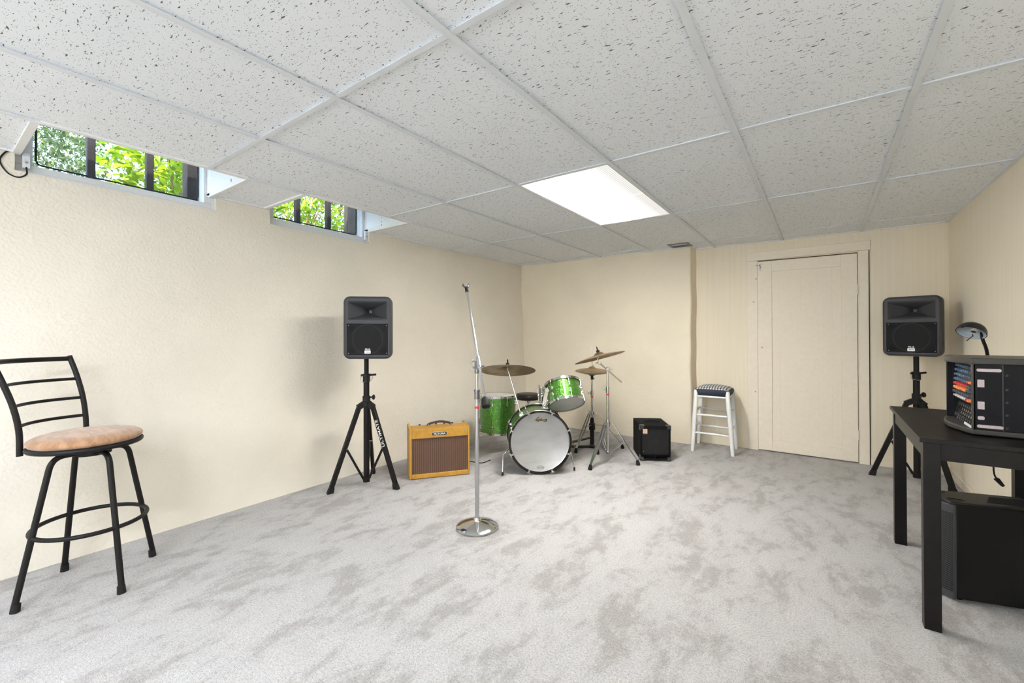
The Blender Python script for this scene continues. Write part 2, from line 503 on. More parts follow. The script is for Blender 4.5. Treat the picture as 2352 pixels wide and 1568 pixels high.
def leaf_mat(name, c1, c2, trans=.45):
    m, nt, p = new_mat(name)
    oi = nt.nodes.new('ShaderNodeNewGeometry')
    L(nt, ramp(nt, oi.outputs['Random Per Island'], [(0, c1), (1, c2)]), p.inputs['Base Color'])
    p.inputs['Roughness'].default_value = .45
    tr = nt.nodes.new('ShaderNodeBsdfTranslucent')
    L(nt, ramp(nt, oi.outputs['Random Per Island'], [(0, tuple(v*1.2 for v in c1)), (1, tuple(min(1, v*1.3) for v in c2))]), tr.inputs['Color'])
    mx = nt.nodes.new('ShaderNodeMixShader'); mx.inputs[0].default_value = trans
    L(nt, p.outputs[0], mx.inputs[1]); L(nt, tr.outputs[0], mx.inputs[2])
    L(nt, mx.outputs[0], nt.nodes['Material Output'].inputs['Surface'])
    return m
MT['leaf_bright'] = leaf_mat('bright_yellow_green_leaf', (.06, .16, .006), (.36, .44, .02))
MT['leaf_mid'] = leaf_mat('mid_green_leaf', (.02, .07, .008), (.10, .18, .02))
MT['leaf_grey'] = leaf_mat('grey_green_leaf', (.025, .05, .02), (.15, .19, .08))
MT['petal'] = leaf_mat('pink_red_petal', (.30, .01, .03), (.42, .08, .13))
MT['stem'] = simple('brown_stem', (.12, .08, .04), .8)
MT['soil'] = simple('garden_soil', (.16, .13, .09), .95, 0, 12, .4, .6, .03)

def glass():
    m, nt, p = new_mat('dusty_window_glass')
    tr = nt.nodes.new('ShaderNodeBsdfTransparent'); tr.inputs[0].default_value = (.93, .95, .95, 1)
    gl = nt.nodes.new('ShaderNodeBsdfGlossy'); gl.inputs['Roughness'].default_value = .05
    df = nt.nodes.new('ShaderNodeBsdfDiffuse'); df.inputs[0].default_value = (.7, .7, .68, 1)
    mx = nt.nodes.new('ShaderNodeMixShader'); mx.inputs[0].default_value = .02
    L(nt, tr.outputs[0], mx.inputs[1]); L(nt, gl.outputs[0], mx.inputs[2])
    m2 = nt.nodes.new('ShaderNodeMixShader'); L(nt, ramp(nt, noise(nt, coord(nt), 30, 5, .7), [(.5, .001), (.78, .035)]), m2.inputs[0])
    L(nt, mx.outputs[0], m2.inputs[1]); L(nt, df.outputs[0], m2.inputs[2])
    L(nt, m2.outputs[0], nt.nodes['Material Output'].inputs['Surface'])
    return m
MT['glass'] = glass()

# ------------------------------------------------------------------ room shell
H = 2.087          # ceiling height
YB, YP, XR, YF = 4.99, 4.82, .85, -2.6
W1 = (.305, 1.195, 1.998)      # y0, y1, sill z of the wall opening
W2 = (1.545, 2.398, 1.98)
ZT = 2.47

fl = MB(); fl.box((-3.45, YF, -.12), (XR + .1, YB + .1, 0))
tag(fl.build('floor', MT['carpet'], smooth=0), kind='structure')

def wall_left():
    bm = MB()
    ys = sorted(set([YF, -2, -1, -.4] + [round(-.2 + .1*i, 3) for i in range(52)] + [W1[0], W1[1], W2[0], W2[1], YP + .05]))
    zs = sorted(set([0, .04] + [round(.1*i, 3) for i in range(1, 25)] + [W1[2], W2[2], ZT]))
    def X(y, z):
        b = .010*sin(2.1*y + 1.3*z) + .008*sin(5.3*y - 2.2*z + 1) + .006*sin(9*z + 3*y)
        return -3.195 - .105*min(z, H)/H + b*min(1, z*3 + .2)*(1 if z < 1.85 else .25) + (.012*(1 - z/.12) if z < .12 else 0)
    vid = {}
    def vert(y, z):
        if (y, z) not in vid: vid[(y, z)] = bm.bm.verts.new((X(y, z), y, z))
        return vid[(y, z)]
    def hole(y, z):
        return any(w[0] < y < w[1] and z > w[2] for w in (W1, W2))
    for y0, y1 in zip(ys, ys[1:]):
        for z0, z1 in zip(zs, zs[1:]):
            if hole((y0+y1)/2, (z0+z1)/2): continue
            bm.bm.faces.new((vert(y0, z0), vert(y1, z0), vert(y1, z1), vert(y0, z1)))
    # reveals of the two openings
    for (a, b, s) in (W1, W2):
        yy = [y for y in ys if a <= y <= b]
        for y0, y1 in zip(yy, yy[1:]):
            p, q = vid[(y0, s)], vid[(y1, s)]
            r, t = bm.bm.verts.new((-3.46, y0, s - .012)), bm.bm.verts.new((-3.46, y1, s - .012))
            bm.bm.faces.new((p, q, t, r))
        zz = [z for z in zs if z >= s]
        for yv in (a, b):
            for z0, z1 in zip(zz, zz[1:]):
                bm.bm.faces.new((vid[(yv, z0)], vid[(yv, z1)], bm.bm.verts.new((-3.46, yv, z1)), bm.bm.verts.new((-3.46, yv, z0))))
    o = bm.build('wall_left', MT['plaster'], smooth=50)
    return o
wl = tag(wall_left(), kind='structure')
# solid masonry behind the plaster face
mb = MB()
mb.box((-3.62, YF, 0), (-3.36, W1[0], ZT)); mb.box((-3.62, W1[1], 0), (-3.36, W2[0], ZT)); mb.box((-3.62, W2[1], 0), (-3.36, YP + .1, ZT))
mb.box((-3.62, W1[0], 0), (-3.36, W1[1], W1[2] - .02)); mb.box((-3.62, W2[0], 0), (-3.36, W2[1], W2[2] - .02))
mb.build('masonry', MT['stained_masonry'], wl, smooth=0)

# back wall: plaster section that stands proud on the left, panelled section on the right
def wall_back():
    bm = MB()
    xs = [-3.42] + [round(-3.3 + .12*i, 3) for i in range(18)]
    zs = [0, .05] + [round(.12*i, 3) for i in range(1, 18)] + [H + .03]
    rows = []
    for z in zs:
        row = []
        pts = [(x, YP - .012 + .012*z/H + .006*sin(4*x + 3*z) + .005*sin(9*x - 5*z)) for x in xs]
        e = .003*sin(5*z) + .003*sin(13*z + 1)
        cx = -1.128 + e
        pts = [p for p in pts if p[0] < cx - .05]
        while len(pts) > 18: pts.pop()
        for a in (0, 30, 60, 90):
            pts.append((cx - .022 + .022*sin(rad(a)), YP + .022 - .022*cos(rad(a)) - .004))
        pts += [(cx + .006, YP + .09), (cx + .02, YB + .02)]
        rows.append([bm.bm.verts.new((x, y, z)) for x, y in pts])
    n = min(len(r) for r in rows)
    for a, b in zip(rows, rows[1:]):
        for k in range(n - 1):
            bm.bm.faces.new((a[k], a[k+1], b[k+1], b[k]))
    return bm.build('wall_back', MT['plaster_back'], smooth=60, recalc=False)
wb = tag(wall_back(), kind='structure')
mb = MB()
DX0, DX1, DZ = -.524, .262, 1.902
mb.box((-1.14, YB, 0), (DX0, YB + .12, H + .03)); mb.box((DX1, YB, 0), (XR + .1, YB + .12, H + .03)); mb.box((DX0, YB, DZ), (DX1, YB + .12, H + .03))
mb.build('panelling', MT['panel_back'], wb, smooth=0)
MB().box((DX0 - .05, YB + .12, 0), (DX1 + .05, YB + .14, DZ + .1)).build('closet_back', MT['dark_gap'], wb, smooth=0)  # near-black sheet, the closet's shade behind the door gaps put into its colour

wr = MB(); wr.box((XR, YF, 0), (XR + .12, YB + .1, H + .03))
tag(wr.build('wall_right', MT['panel_right'], smooth=0), kind='structure')
wf = MB(); wf.box((-3.45, YF - .12, 0), (XR + .12, YF, H + .03))
tag(wf.build('wall_front', MT['well_white'], smooth=0), kind='structure')
tag(MB().box((.345, YB - .008, 0), (XR, YB, .062)).build('baseboard_back', MT['cream_trim'], bevel=.002), kind='structure')
tag(MB().box((XR - .008, 1.0, 0), (XR, YB, .064)).build('baseboard_right', MT['cream_trim'], bevel=.002), kind='structure')

# ceiling: lay-in tiles in a grid, two window wells, one opening for the lamp, one for the vent
GX = [-2.745 + .607*i for i in range(6)]
GY = [.96 + 1.225*i for i in range(-3, 4)]
WELL1 = (.325, 1.157); WELL2 = (1.525, 2.388)
VENT = (-1.285, -1.105, 4.575, 4.745)
LB = (GX[2], GX[3], GY[4], GY[5])
def ceiling():
    xs = [-3.42] + GX + [XR + .05]
    ys = [YF - .05] + GY + [YB + .06]
    holes = [(-3.5, GX[0], *WELL1), (-3.5, GX[0], *WELL2), LB, VENT]
    holes += [(GX[2], GX[3], GY[1], GY[2])]  # opening for the added panel behind the camera
    bm = MB()
    rnd = random.Random(3)
    for x0, x1 in zip(xs, xs[1:]):
        for y0, y1 in zip(ys, ys[1:]):
            dz = rnd.uniform(.001, .0038)
            X = sorted({x0 + .0022, x1 - .0022} | {v for h in holes for v in h[:2] if x0 + .01 < v < x1 - .01 and h[3] > y0 + .01 and h[2] < y1 - .01})
            Y = sorted({y0 + .0022, y1 - .0022} | {v for h in holes for v in h[2:] if y0 + .01 < v < y1 - .01 and h[1] > x0 + .01 and h[0] < x1 - .01})
            for a0, a1 in zip(X, X[1:]):
                for b0, b1 in zip(Y, Y[1:]):
                    if any(h[0] < (a0+a1)/2 < h[1] and h[2] < (b0+b1)/2 < h[3] for h in holes): continue
                    bm.box((a0, b0, H + .0025 + dz), (a1, b1, H + .022))
    o = bm.build('ceiling', MT['tile'], smooth=0)
    g = MB()
    t = .0125
    def seg(x0, y0, x1, y1, w=t, drop=.002):
        for ww, za, zb in ((w, H - drop, H - drop + .0013), (.002, H - drop + .0015, H + .02)):
            g.box((min(x0, x1) - (ww if x0 == x1 else 0), min(y0, y1) - (ww if y0 == y1 else 0), za), (max(x0, x1) + (ww if x0 == x1 else 0), max(y0, y1) + (ww if y0 == y1 else 0), zb))
    for x in GX[1:]:
        seg(x, YF, x, YB, drop=.004)
    seg(GX[0], YF, GX[0], YP, drop=.004)
    for y in GY:
        for x0, x1 in zip([-3.3] + GX, GX + [XR]):
            if x0 == -3.3 and (WELL1[0] < y < WELL1[1] or WELL2[0] < y < WELL2[1]): continue
            seg(x0 + t, y, x1 - t, y, w=.0115, drop=.003)
    # wall angles
    g.box((XR - .022, YF, H - .006), (XR, YB, H + .012))
    g.box((-1.1, YB - .016, H - .003), (XR, YB, H + .012)); g.box((-3.31, YP - .016, H - .003), (-1.12, YP, H + .012))
    for a, b in ((YF, WELL1[0]), (WELL1[1], WELL2[0]), (WELL2[1], YP)):
        g.box((-3.33, a, H - .004), (-3.283, b, H + .012))
    g.build('ceiling_grid', MT['grid'], o, smooth=0, bevel=.001, seg=1)
    MB().box((-3.46, YF - .1, ZT), (XR + .12, YB + .12, ZT + .15)).build('slab', MT['plaster'], o, smooth=0)
    # window wells
    for a, b in (WELL1, WELL2):
        w = MB()
        w.box((-3.40, a - .018, H + .012), (GX[0] + .02, a, ZT)); w.box((-3.40, b, H + .012), (GX[0] + .02, b + .018, ZT))
        w.box((GX[0] + .002, a, H + .012), (GX[0] + .02, b, ZT)); w.box((-3.46, a - .02, ZT - .02), (GX[0] + .02, b + .02, ZT))
        w.build('well_lining', MT['tile'], o, smooth=0)
        e = MB()
        for y0, y1 in ((a - .028, a + .001), (b - .001, b + .028)):
            e.box((-3.30, y0, H - .005), (GX[0], y1, H + .026))
        e.box((GX[0] - .014, a, H - .0055), (GX[0] + .012, b, H + .026))
        e.build('well_trim', MT['well_white'], o, smooth=0, bevel=.001)
    return o
tag(ceiling(), kind='structure')

# ------------------------------------------------------------------ ceiling lights
def ceiling_light(label, x0, x1, y0, y1, lens='lens'):
    t = thing('ceiling_light', label, 'ceiling light', ((x0+x1)/2, (y0+y1)/2, H))
    a, b = (x1-x0)/2 - .014, (y1-y0)/2 - .014
    MB().box((-a, -b, .004), (a, b, .008)).build('lens', MT[lens], t, smooth=0)
    f = MB()
    for s in (-1, 1):
        f.box((s*a - .006, -b, -.002), (s*a + .006, b, .02)); f.box((-a, s*b - .006, -.002), (a, s*b + .006, .02))
    f.box((-a, -b, .09), (a, b, .1))
    for s in (-1, 1):
        f.box((s*a - .004, -b, .02), (s*a + .004, b, .1)); f.box((-a, s*b - .004, .02), (a, s*b + .004, .1))
    f.build('housing', MT['white_paint'], t, smooth=0)
    MB().box((-a, -.004, .0), (a, .004, .006)).build('lens_joint', MT[lens], t, smooth=0)
    return t
ceiling_light('lit rectangular prismatic light panel in the ceiling grid above the drum kit', *LB)
ceiling_light('second lit ceiling panel behind the camera, nearest the room middle', GX[2], GX[3], GY[1], GY[2], 'lens_cool')  # unseen panel, added to brighten the room
def pendant(label, x, y, z):  # unseen fill lamp, added to lift the ceiling and walls
    t = thing('pendant_lamp', label, 'pendant lamp', (x, y, z))
    R = .15
    MB().lathe([(0, -R)] + [(R*cos(rad(a)), R*sin(rad(a))) for a in range(-80, 81, 10)] + [(0, R)], 32).build('globe', MT['globe'], t, smooth=60)
    MB().cyl((0, 0, R - .01), (0, 0, R + .05), .04).build('lamp_holder', MT['chrome'], t)
    MB().cyl((0, 0, R + .05), (0, 0, H - z - .01), .004, seg=8).build('cord', MT['rubber'], t)
    MB().lathe([(0, H - z - .002), (.05, H - z - .002), (.045, H - z - .02), (0, H - z - .022)], 24).build('canopy', MT['white_paint'], t)
m_, nt_, p_ = new_mat('lit_opal_globe')
p_.inputs['Base Color'].default_value = (.9, .9, .9, 1)
p_.inputs['Emission Color'].default_value = (.92, .97, 1.05, 1); p_.inputs['Emission Strength'].default_value = 62
MT['globe'] = m_
pendant('white globe pendant lamp behind the camera, by the plaster wall', -1.7, -2.0, 1.60)
pendant('white globe pendant lamp behind the camera, by the panelled wall', .25, -2.0, 1.60)

# vent in the ceiling
t = thing('air_vent', 'small grey metal air vent opening in the ceiling by the wall corner', 'air vent', ((VENT[0]+VENT[1])/2, (VENT[2]+VENT[3])/2, H))
a, b = (VENT[1]-VENT[0])/2, (VENT[3]-VENT[2])/2
f = MB()
for s in (-1, 1):
    f.box((s*a - .012, -b - .012, -.004), (s*a + .012, b + .012, .004)); f.box((-a, s*b - .012, -.004), (a, s*b + .012, .004))
f.build('vent_frame', MT['dark_steel'], t, smooth=0, bevel=.001)
f = MB()
for s in (-1, 1):
    f.box((s*a - .003, -b, .004), (s*a + .003, b, .12)); f.box((-a, s*b - .003, .004), (a, s*b + .003, .12))
f.box((-a, -b, .12), (a, b, .125)); f.build('duct', MT['dark_steel'], t, smooth=0)
f = MB()
for k in range(4):
    y = -b + .03 + k*.035
    f.add([(-a, y, .012), (a, y, .012), (a, y + .022, .03), (-a, y + .022, .03)], [(0, 1, 2, 3)])
f.build('louvre', MT['grid'], t, smooth=0)

# ------------------------------------------------------------------ door
d = bpy.data.objects.new('door_1', None); col.objects.link(d); d.location = (0, YB, 0); d['kind'] = 'structure'
x0, x1, z0, z1 = -.5262, .258, .010, 1.891
px0, px1, pz0, pz1 = -.405, .143, .115, 1.785
f = MB()
f.box((x0, -.012, z0), (px0, .024, z1)); f.box((px1, -.012, z0), (x1, .024, z1))
f.box((px0 + .0004, -.0112, pz1), (px1 - .0004, .024, z1)); f.box((px0 + .0004, -.0112, z0), (px1 - .0004, .024, pz0))
f.build('door_frame', MT['cream_trim'], d, smooth=0, bevel=.0008)
f = MB()
xs = [px0, -.335, -.165, -.03, .075, px1]
for a, b in zip(xs, xs[1:]):
    f.box((a + .0001, -.002, pz0), (b - .0001, .02, pz1))
f.build('door_panel', MT['cream_trim'], d, smooth=0, bevel=.0004, seg=1)
for zz in (.21, 1.52):
    h = MB(); h.cyl((x1 + .006, -.016, zz), (x1 + .006, -.016, zz + .09), .006, seg=12)
    h.box((x1 - .018, -.0145, zz), (x1 + .026, -.0115, zz + .09)); h.build('hinge', MT['cream_trim'], d)
h = MB(); h.tube([(-.535, -.012, 1.852), (-.535, -.03, 1.852), (-.508, -.03, 1.85), (-.498, -.024, 1.835), (-.498, -.012, 1.832)], .003, 8)
h.torus(.006, .002, frame_to((1, 0, 0), (-.498, -.018, 1.832)), 14, 6); h.box((-.512, -.014, 1.80), (-.5, -.012, 1.868)); h.build('hook', MT['dark_steel'], d)
tr = bpy.data.objects.new('trim_1', None); col.objects.link(tr); tr.location = (0, YB, 0); tr['kind'] = 'structure'
MB().box((-.618, -.016, 0), (-.527, 0, 1.902)).build('casing_board', MT['cream_trim'], tr, bevel=.002)
MB().box((.266, -.016, 0), (.338, 0, 1.912)).build('casing_board', MT['cream_trim'], tr, bevel=.002)
m = MB(); m.add([(-.62, -.02, 1.9025), (.352, -.02, 1.9145), (.352, 0, 1.9145), (-.62, 0, 1.9025), (-.62, -.02, 1.984), (.352, -.02, 1.998), (.352, 0, 1.998), (-.62, 0, 1.984)], [(3, 2, 1, 0), (4, 5, 6, 7), (0, 1, 5, 4), (1, 2, 6, 5), (2, 3, 7, 6), (3, 0, 4, 7)])
m.build('casing_board', MT['cream_trim'], tr, bevel=.002)
MB().box((.339, -.010, .0), (.344, -.001, 1.913)).build('gap', MT['dark_gap'], tr, smooth=0)  # solid dark strip painted as the shade in the crack beside the casing
for (xx, zz) in ((-.562, 1.49), (-.55, .585), (-.538, 1.72), (-.49, 1.03)):
    MB().torus(.0055, .0022, frame_to((0, -1, 0), (xx, -.017 if xx < -.52 else -.013, zz)), 14, 6).build('screw_ring', MT['brass'], tr)

# ------------------------------------------------------------------ windows
def window(name, w, g0, g1, zg):
    y0, y1, s = w
    o = bpy.data.objects.new(name, None); col.objects.link(o); o['kind'] = 'structure'
    o.location = (-3.38, (y0+y1)/2, s)
    c = (y0+y1)/2
    a, b = y0 - .006 - c, y1 + .006 - c
    f = MB()
    f.box((-.05, a, .0), (.035, b, zg - s)); f.box((-.05, a, .43), (.035, b, .47))
    f.box((-.05, a, zg - s + .0002), (.035, g0 - c, .4298)); f.box((-.05, g1 - c, zg - s + .0002), (.035, b, .4298))
    f.build('window_frame', MT['window_white'], o, bevel=.003)
    f = MB()
    f.box((.0352, a, .004), (.044, b, .018)); f.box((.0352, a, .0182), (.044, a + .012, .45)); f.box((.0352, b - .012, .0182), (.044, b, .45))
    f.build('inner_stop', MT['window_white'], o, bevel=.002)
    MB().box((-.004, g0 - c, zg - s), (0, g1 - c, .44)).build('pane', MT['glass'], o, smooth=0)
    # dark rod frame of the screen outside the glass
    r = .022
    ra, rb, rz = g0 + .02 - c, g1 - .006 - c, zg - s + .032
    pts = [(-.05, ra, .44), (-.05, ra, rz + r), (-.05, ra + r*.3, rz + r*.3), (-.05, ra + r, rz), (-.05, rb - r, rz - .006), (-.05, rb - r*.3, rz + r*.3), (-.05, rb, rz + r), (-.05, rb, .44)]
    MB().tube(pts, .005, 10).build('screen_rod', MT['black_metal'], o)
    MB().box((-.08, y0 - c, -.014), (.06, y1 - c, .001)).build('window_sill', MT['window_white'], o, bevel=.002)
    return o
window('window_1', W1, .372, 1.140, 2.050)
window('window_2', W2, 1.592, 2.362, 2.043)

def sensor(label, y, z, loop):
    t = thing('window_sensor', label, 'window sensor', (-3.325, y, z))
    m = MB(); m.box((-.012, -.014, -.04), (.014, .014, .04)); m.build('housing', MT['window_white'], t, bevel=.003)
    m = MB(); m.lathe([(0, 0), (.005, 0), (.005, .003), (0, .003)], 12, frame_to((1, 0, 0), (.014, 0, -.01))); m.build('screw', MT['steel'], t)
    MB().tube(loop, .0035, 8).build('cable', MT['rubber'] if y < 1 else MT['window_white'], t)
    return t
def catmull(pts, n=8):
    P = [V(p) for p in pts]; P = [P[0]*2 - P[1]] + P + [P[-1]*2 - P[-2]]
    out = []
    for i in range(1, len(P) - 2):
        for k in range(n):
            t = k/n
            out.append(.5*((2*P[i]) + (P[i+1]-P[i-1])*t + (2*P[i-1]-5*P[i]+4*P[i+1]-P[i+2])*t*t + (3*P[i]-P[i-1]-3*P[i+1]+P[i+2])*t**3))
    out.append(P[-2])
    return out
sensor('small white window sensor with a drooping dark cable loop, left of the larger window', .346, 2.062,
       catmull([(.012, 0, -.035), (.03, -.002, -.075), (.03, -.03, -.098), (.03, -.065, -.085), (.03, -.09, -.035), (.03, -.075, .01), (.03, -.055, .028)]))
sensor('small white window sensor with a pale hanging cable loop, right of the smaller window', 2.385, 2.055,
       catmull([(.012, 0, -.03), (.03, .0, -.075), (.03, .025, -.112), (.03, .055, -.10), (.03, .062, -.06), (.03, .05, -.015), (.03, .04, .028)]))

# ------------------------------------------------------------------ outside
tag(MB().box((-14, -4, 1.80), (-3.62, 10, 1.93)).build('ground_outside', MT['soil'], smooth=0), kind='structure')
def post(name, y0, y1, mat, label, x=-3.72, ztop=2.95, thick=.05):
    o = MB().box((-thick/2, -(y1-y0)/2, 0), (thick/2, (y1-y0)/2, ztop - 1.93)).build(name, MT[mat], bevel=.006)
    o.location = (x, (y0+y1)/2, 1.93)
    return tag(o, label, 'post')
S = 3.72/3.56
post('wooden_post', .61*S, .648*S, 'wood_post', 'wider dark wooden post outside the larger window, nearer its cable')
post('wooden_post', .888*S, .926*S, 'wood_post', 'dark wooden post near the middle outside the larger window')
post('wooden_board', 1.10*S, 1.22*S, 'wood_post', 'broad dark purplish board outside the right end of the larger window', thick=.1)
post('wooden_post', 1.866*S, 1.903*S, 'wood_post', 'dark post left of centre outside the smaller window')
post('wooden_post', 2.142*S, 2.179*S, 'wood_post', 'dark post right of centre outside the smaller window')
post('wooden_board', 2.335*S, 2.50*S, 'grey_wood', 'weathered grey board outside the right end of the smaller window', thick=.06)

def shrub(name, label, cat, loc, R, n, size, mat, seed, slim=.45, petals=0, stems=7, petal_label=None):
    rnd = random.Random(seed)
    t = thing(name, label, cat, loc)
    bm = MB()
    def leaf(bm, p, sz):
        d = V((rnd.gauss(0, 1), rnd.gauss(0, 1), rnd.gauss(-.25, .7))).normalized()
        m = frame_to(d, p, V((rnd.gauss(0, .4), rnd.gauss(0, .4), 1)).normalized())
        w = sz*slim*.5; f = sz*.07
        bm.add([(0, 0, 0), (-w*.8, f, sz*.3), (0, 0, sz*.35), (w*.8, f, sz*.3), (-w*.75, f, sz*.65), (0, -f*.6, sz*.7), (w*.75, f, sz*.65), (0, -f*2, sz)],
               [(0, 2, 1), (0, 3, 2), (1, 2, 5, 4), (2, 3, 6, 5), (4, 5, 7), (5, 6, 7)], m)
    for _ in range(n):
        while True:
            u = V((rnd.uniform(-1, 1), rnd.uniform(-1, 1), rnd.uniform(-1, 1)))
            if u.length < 1: break
        u = u.normalized() * (u.length ** .6)
        leaf(bm, (u.x*R[0], u.y*R[1], R[2] + u.z*R[2]), size*rnd.uniform(.55, 1.25))
    bm.build('foliage', MT[mat], t, smooth=60, recalc=False)
    st = MB()
    for k in range(stems):
        a = 2*pi*k/stems + rnd.random()
        e = (R[0]*.6*cos(a), R[1]*.6*sin(a), R[2]*rnd.uniform(1.1, 1.8))
        st.tube(catmull([(.03*cos(a), .03*sin(a), 0), (e[0]*.35, e[1]*.35, e[2]*.5), e], 5), [.012 - .009*i/10 for i in range(11)], 6)
    st.build('stem', MT['stem'], t)
    if petals:
        pm = MB()
        for _ in range(petals):
            c = V((rnd.uniform(-1, 1)*R[0], rnd.uniform(-1, 1)*R[1], R[2]*(1 + rnd.uniform(-.7, .8))))
            for _ in range(9):
                leaf(pm, c + V((rnd.gauss(0, .02), rnd.gauss(0, .02), rnd.gauss(0, .02))), size*.45)
        pm.build('blossom', MT['petal'], t, smooth=60, recalc=False)
    return t
shrub('leafy_shrub', 'bright yellow-green broad-leaved shrub close outside the larger window', 'shrub', (-4.45, 1.32, 1.93), (.42, .46, .52), 1250, .105, 'leaf_bright', 1, .5)
shrub('leafy_tree', 'grey-green small-leaved tree beyond the left end of the larger window', 'tree', (-6.9, .30, 1.93), (.9, 1.1, 1.0), 11000, .062, 'leaf_grey', 2, .45)
shrub('narrow_leaved_shrub', 'yellow-green slender-leaved shrub outside the smaller window', 'shrub', (-4.4, 2.38, 1.93), (.42, .53, .52), 620, .13, 'leaf_bright', 3, .28)
shrub('flowering_shrub', 'shrub with pink-red blossoms behind the slender-leaved shrub', 'shrub', (-5.42, 3.10, 1.93), (.5, .75, .65), 1700, .085, 'leaf_mid', 4, .4, petals=110)
shrub('dense_shrub', 'darker green shrub behind the broad-leaved yellow-green shrub', 'shrub', (-6.9, 2.35, 1.93), (.5, .6, .8), 3000, .09, 'leaf_mid', 5, .45)
shrub('tall_hedge', 'mid green hedge behind the flowering shrub', 'hedge', (-8.0, 4.9, 1.93), (.7, 1.6, 1.3), 5000, .10, 'leaf_mid', 6, .45)

shrub('tall_hedge', 'large green hedge far behind the small-leaved tree', 'hedge', (-9.6, 1.6, 1.93), (.8, 2.4, 1.7), 7000, .12, 'leaf_mid', 8, .45)

# ------------------------------------------------------------------ bar stool
def bar_stool():
    C = V((-2.832, .50, 0))
    t = thing('bar_stool', 'black metal bar stool with tan suede round seat by the plaster wall', 'stool', C, 0)
    feet = [V((-2.765, .262, 0)), V((-3.055, .452, 0)), V((-2.580, .563, 0)), V((-2.878, .752, 0))]
    feet = [f - C for f in feet]
    cen = sum(feet, V()) / 4
    sc = V((-.006, -.006, 0))
    zs = .655
    m = MB(); m.torus(.193, .0115, M.Translation(sc + V((0, 0, zs))), 56, 12)
    m.lathe([(0, zs - .012), (.185, zs - .010), (.185, zs + .004), (0, zs + .004)], 40, M.Translation(sc)); m.build('seat_frame', MT['black_metal'], t)
    prof = [(0, zs + .004), (.185, zs + .004)] + [(.12 + .081*cos(rad(a)), zs + .026 + .030*sin(rad(a))) for a in range(-60, 91, 10)] + [(.09, zs + .0575), (.05, zs + .0585), (0, zs + .059)]
    MB().lathe(prof, 56, M.Translation(sc)).build('seat_cushion', MT['suede'], t, smooth=60)
    MB().cyl(cen + V((0, 0, zs - .05)), cen + V((0, 0, zs - .012)), .07, seg=24).build('swivel_plate', MT['black_metal'], t)
    for f in feet:
        d = (f - cen).normalized()
        top = cen + d*.135
        P = cen + d*.140 + V((0, 0, zs - .036)); A = P - d*.045; Bq = P.lerp(f, .085)
        pts = [cen + d*.03 + V((0, 0, zs - .036))] + [A*(1-u)**2 + P*2*u*(1-u) + Bq*u*u for u in [k/9 for k in range(10)]] + [f + V((0, 0, .03))]
        m = MB(); m.tube(pts, .0118, 14); lg = m.build('leg', MT['black_metal'], t, smooth=50)
        MB().cyl(f + V((0, 0, 0)), f - d*.004 + V((0, 0, .034)), .0165, .0150, 16).build('foot_cap', MT['rubber'], lg)
    MB().torus(.200, .0095, M.Translation(cen + V((0, 0, .287))), 64, 12).build('foot_ring', MT['black_metal'], t)
    # back: two uprights curving outwards, four curved rails
    a1, a2 = rad(259.8), rad(171)
    mdir = V((cos((a1+a2)/2), sin((a1+a2)/2), 0))
    def up(a, sp):
        b = sc + V((cos(a), sin(a), 0))*.213
        s = V((cos(a), sin(a), 0)) - mdir*mdir.dot(V((cos(a), sin(a), 0)))
        return [b + V((0, 0, zs - .022)), b + V((0, 0, zs + .09)) + mdir*.004, b + V((0, 0, zs + .2)) + mdir*.02 + s*sp*.3, b + V((0, 0, zs + .31)) + mdir*.052 + s*sp*.7, b + V((0, 0, zs + .405)) + mdir*.09 + s*sp]
    U1, U2 = catmull(up(a1, .05), 6), catmull(up(a2, .0), 6)
    for Up in (U1, U2):
        MB().tube(Up, .0112, 14).build('back_post', MT['black_metal'], t, smooth=60)
    def at(U, z):
        for p, q in zip(U, U[1:]):
            if p.z <= z <= q.z: return p.lerp(q, (z - p.z)/(q.z - p.z))
        return U[-1]
    for z, r in ((zs + .105, .0075), (zs + .195, .0075), (zs + .29, .0075), (zs + .392, .0115)):
        p, q = at(U1, z), at(U2, z)
        pts = []
        for k in range(13):
            s = k/12
            pts.append(p.lerp(q, s) + mdir*(.062*4*s*(1-s)))
        MB().tube(pts, r, 12).build('back_rail', MT['black_metal'], t, smooth=60)
bar_stool()

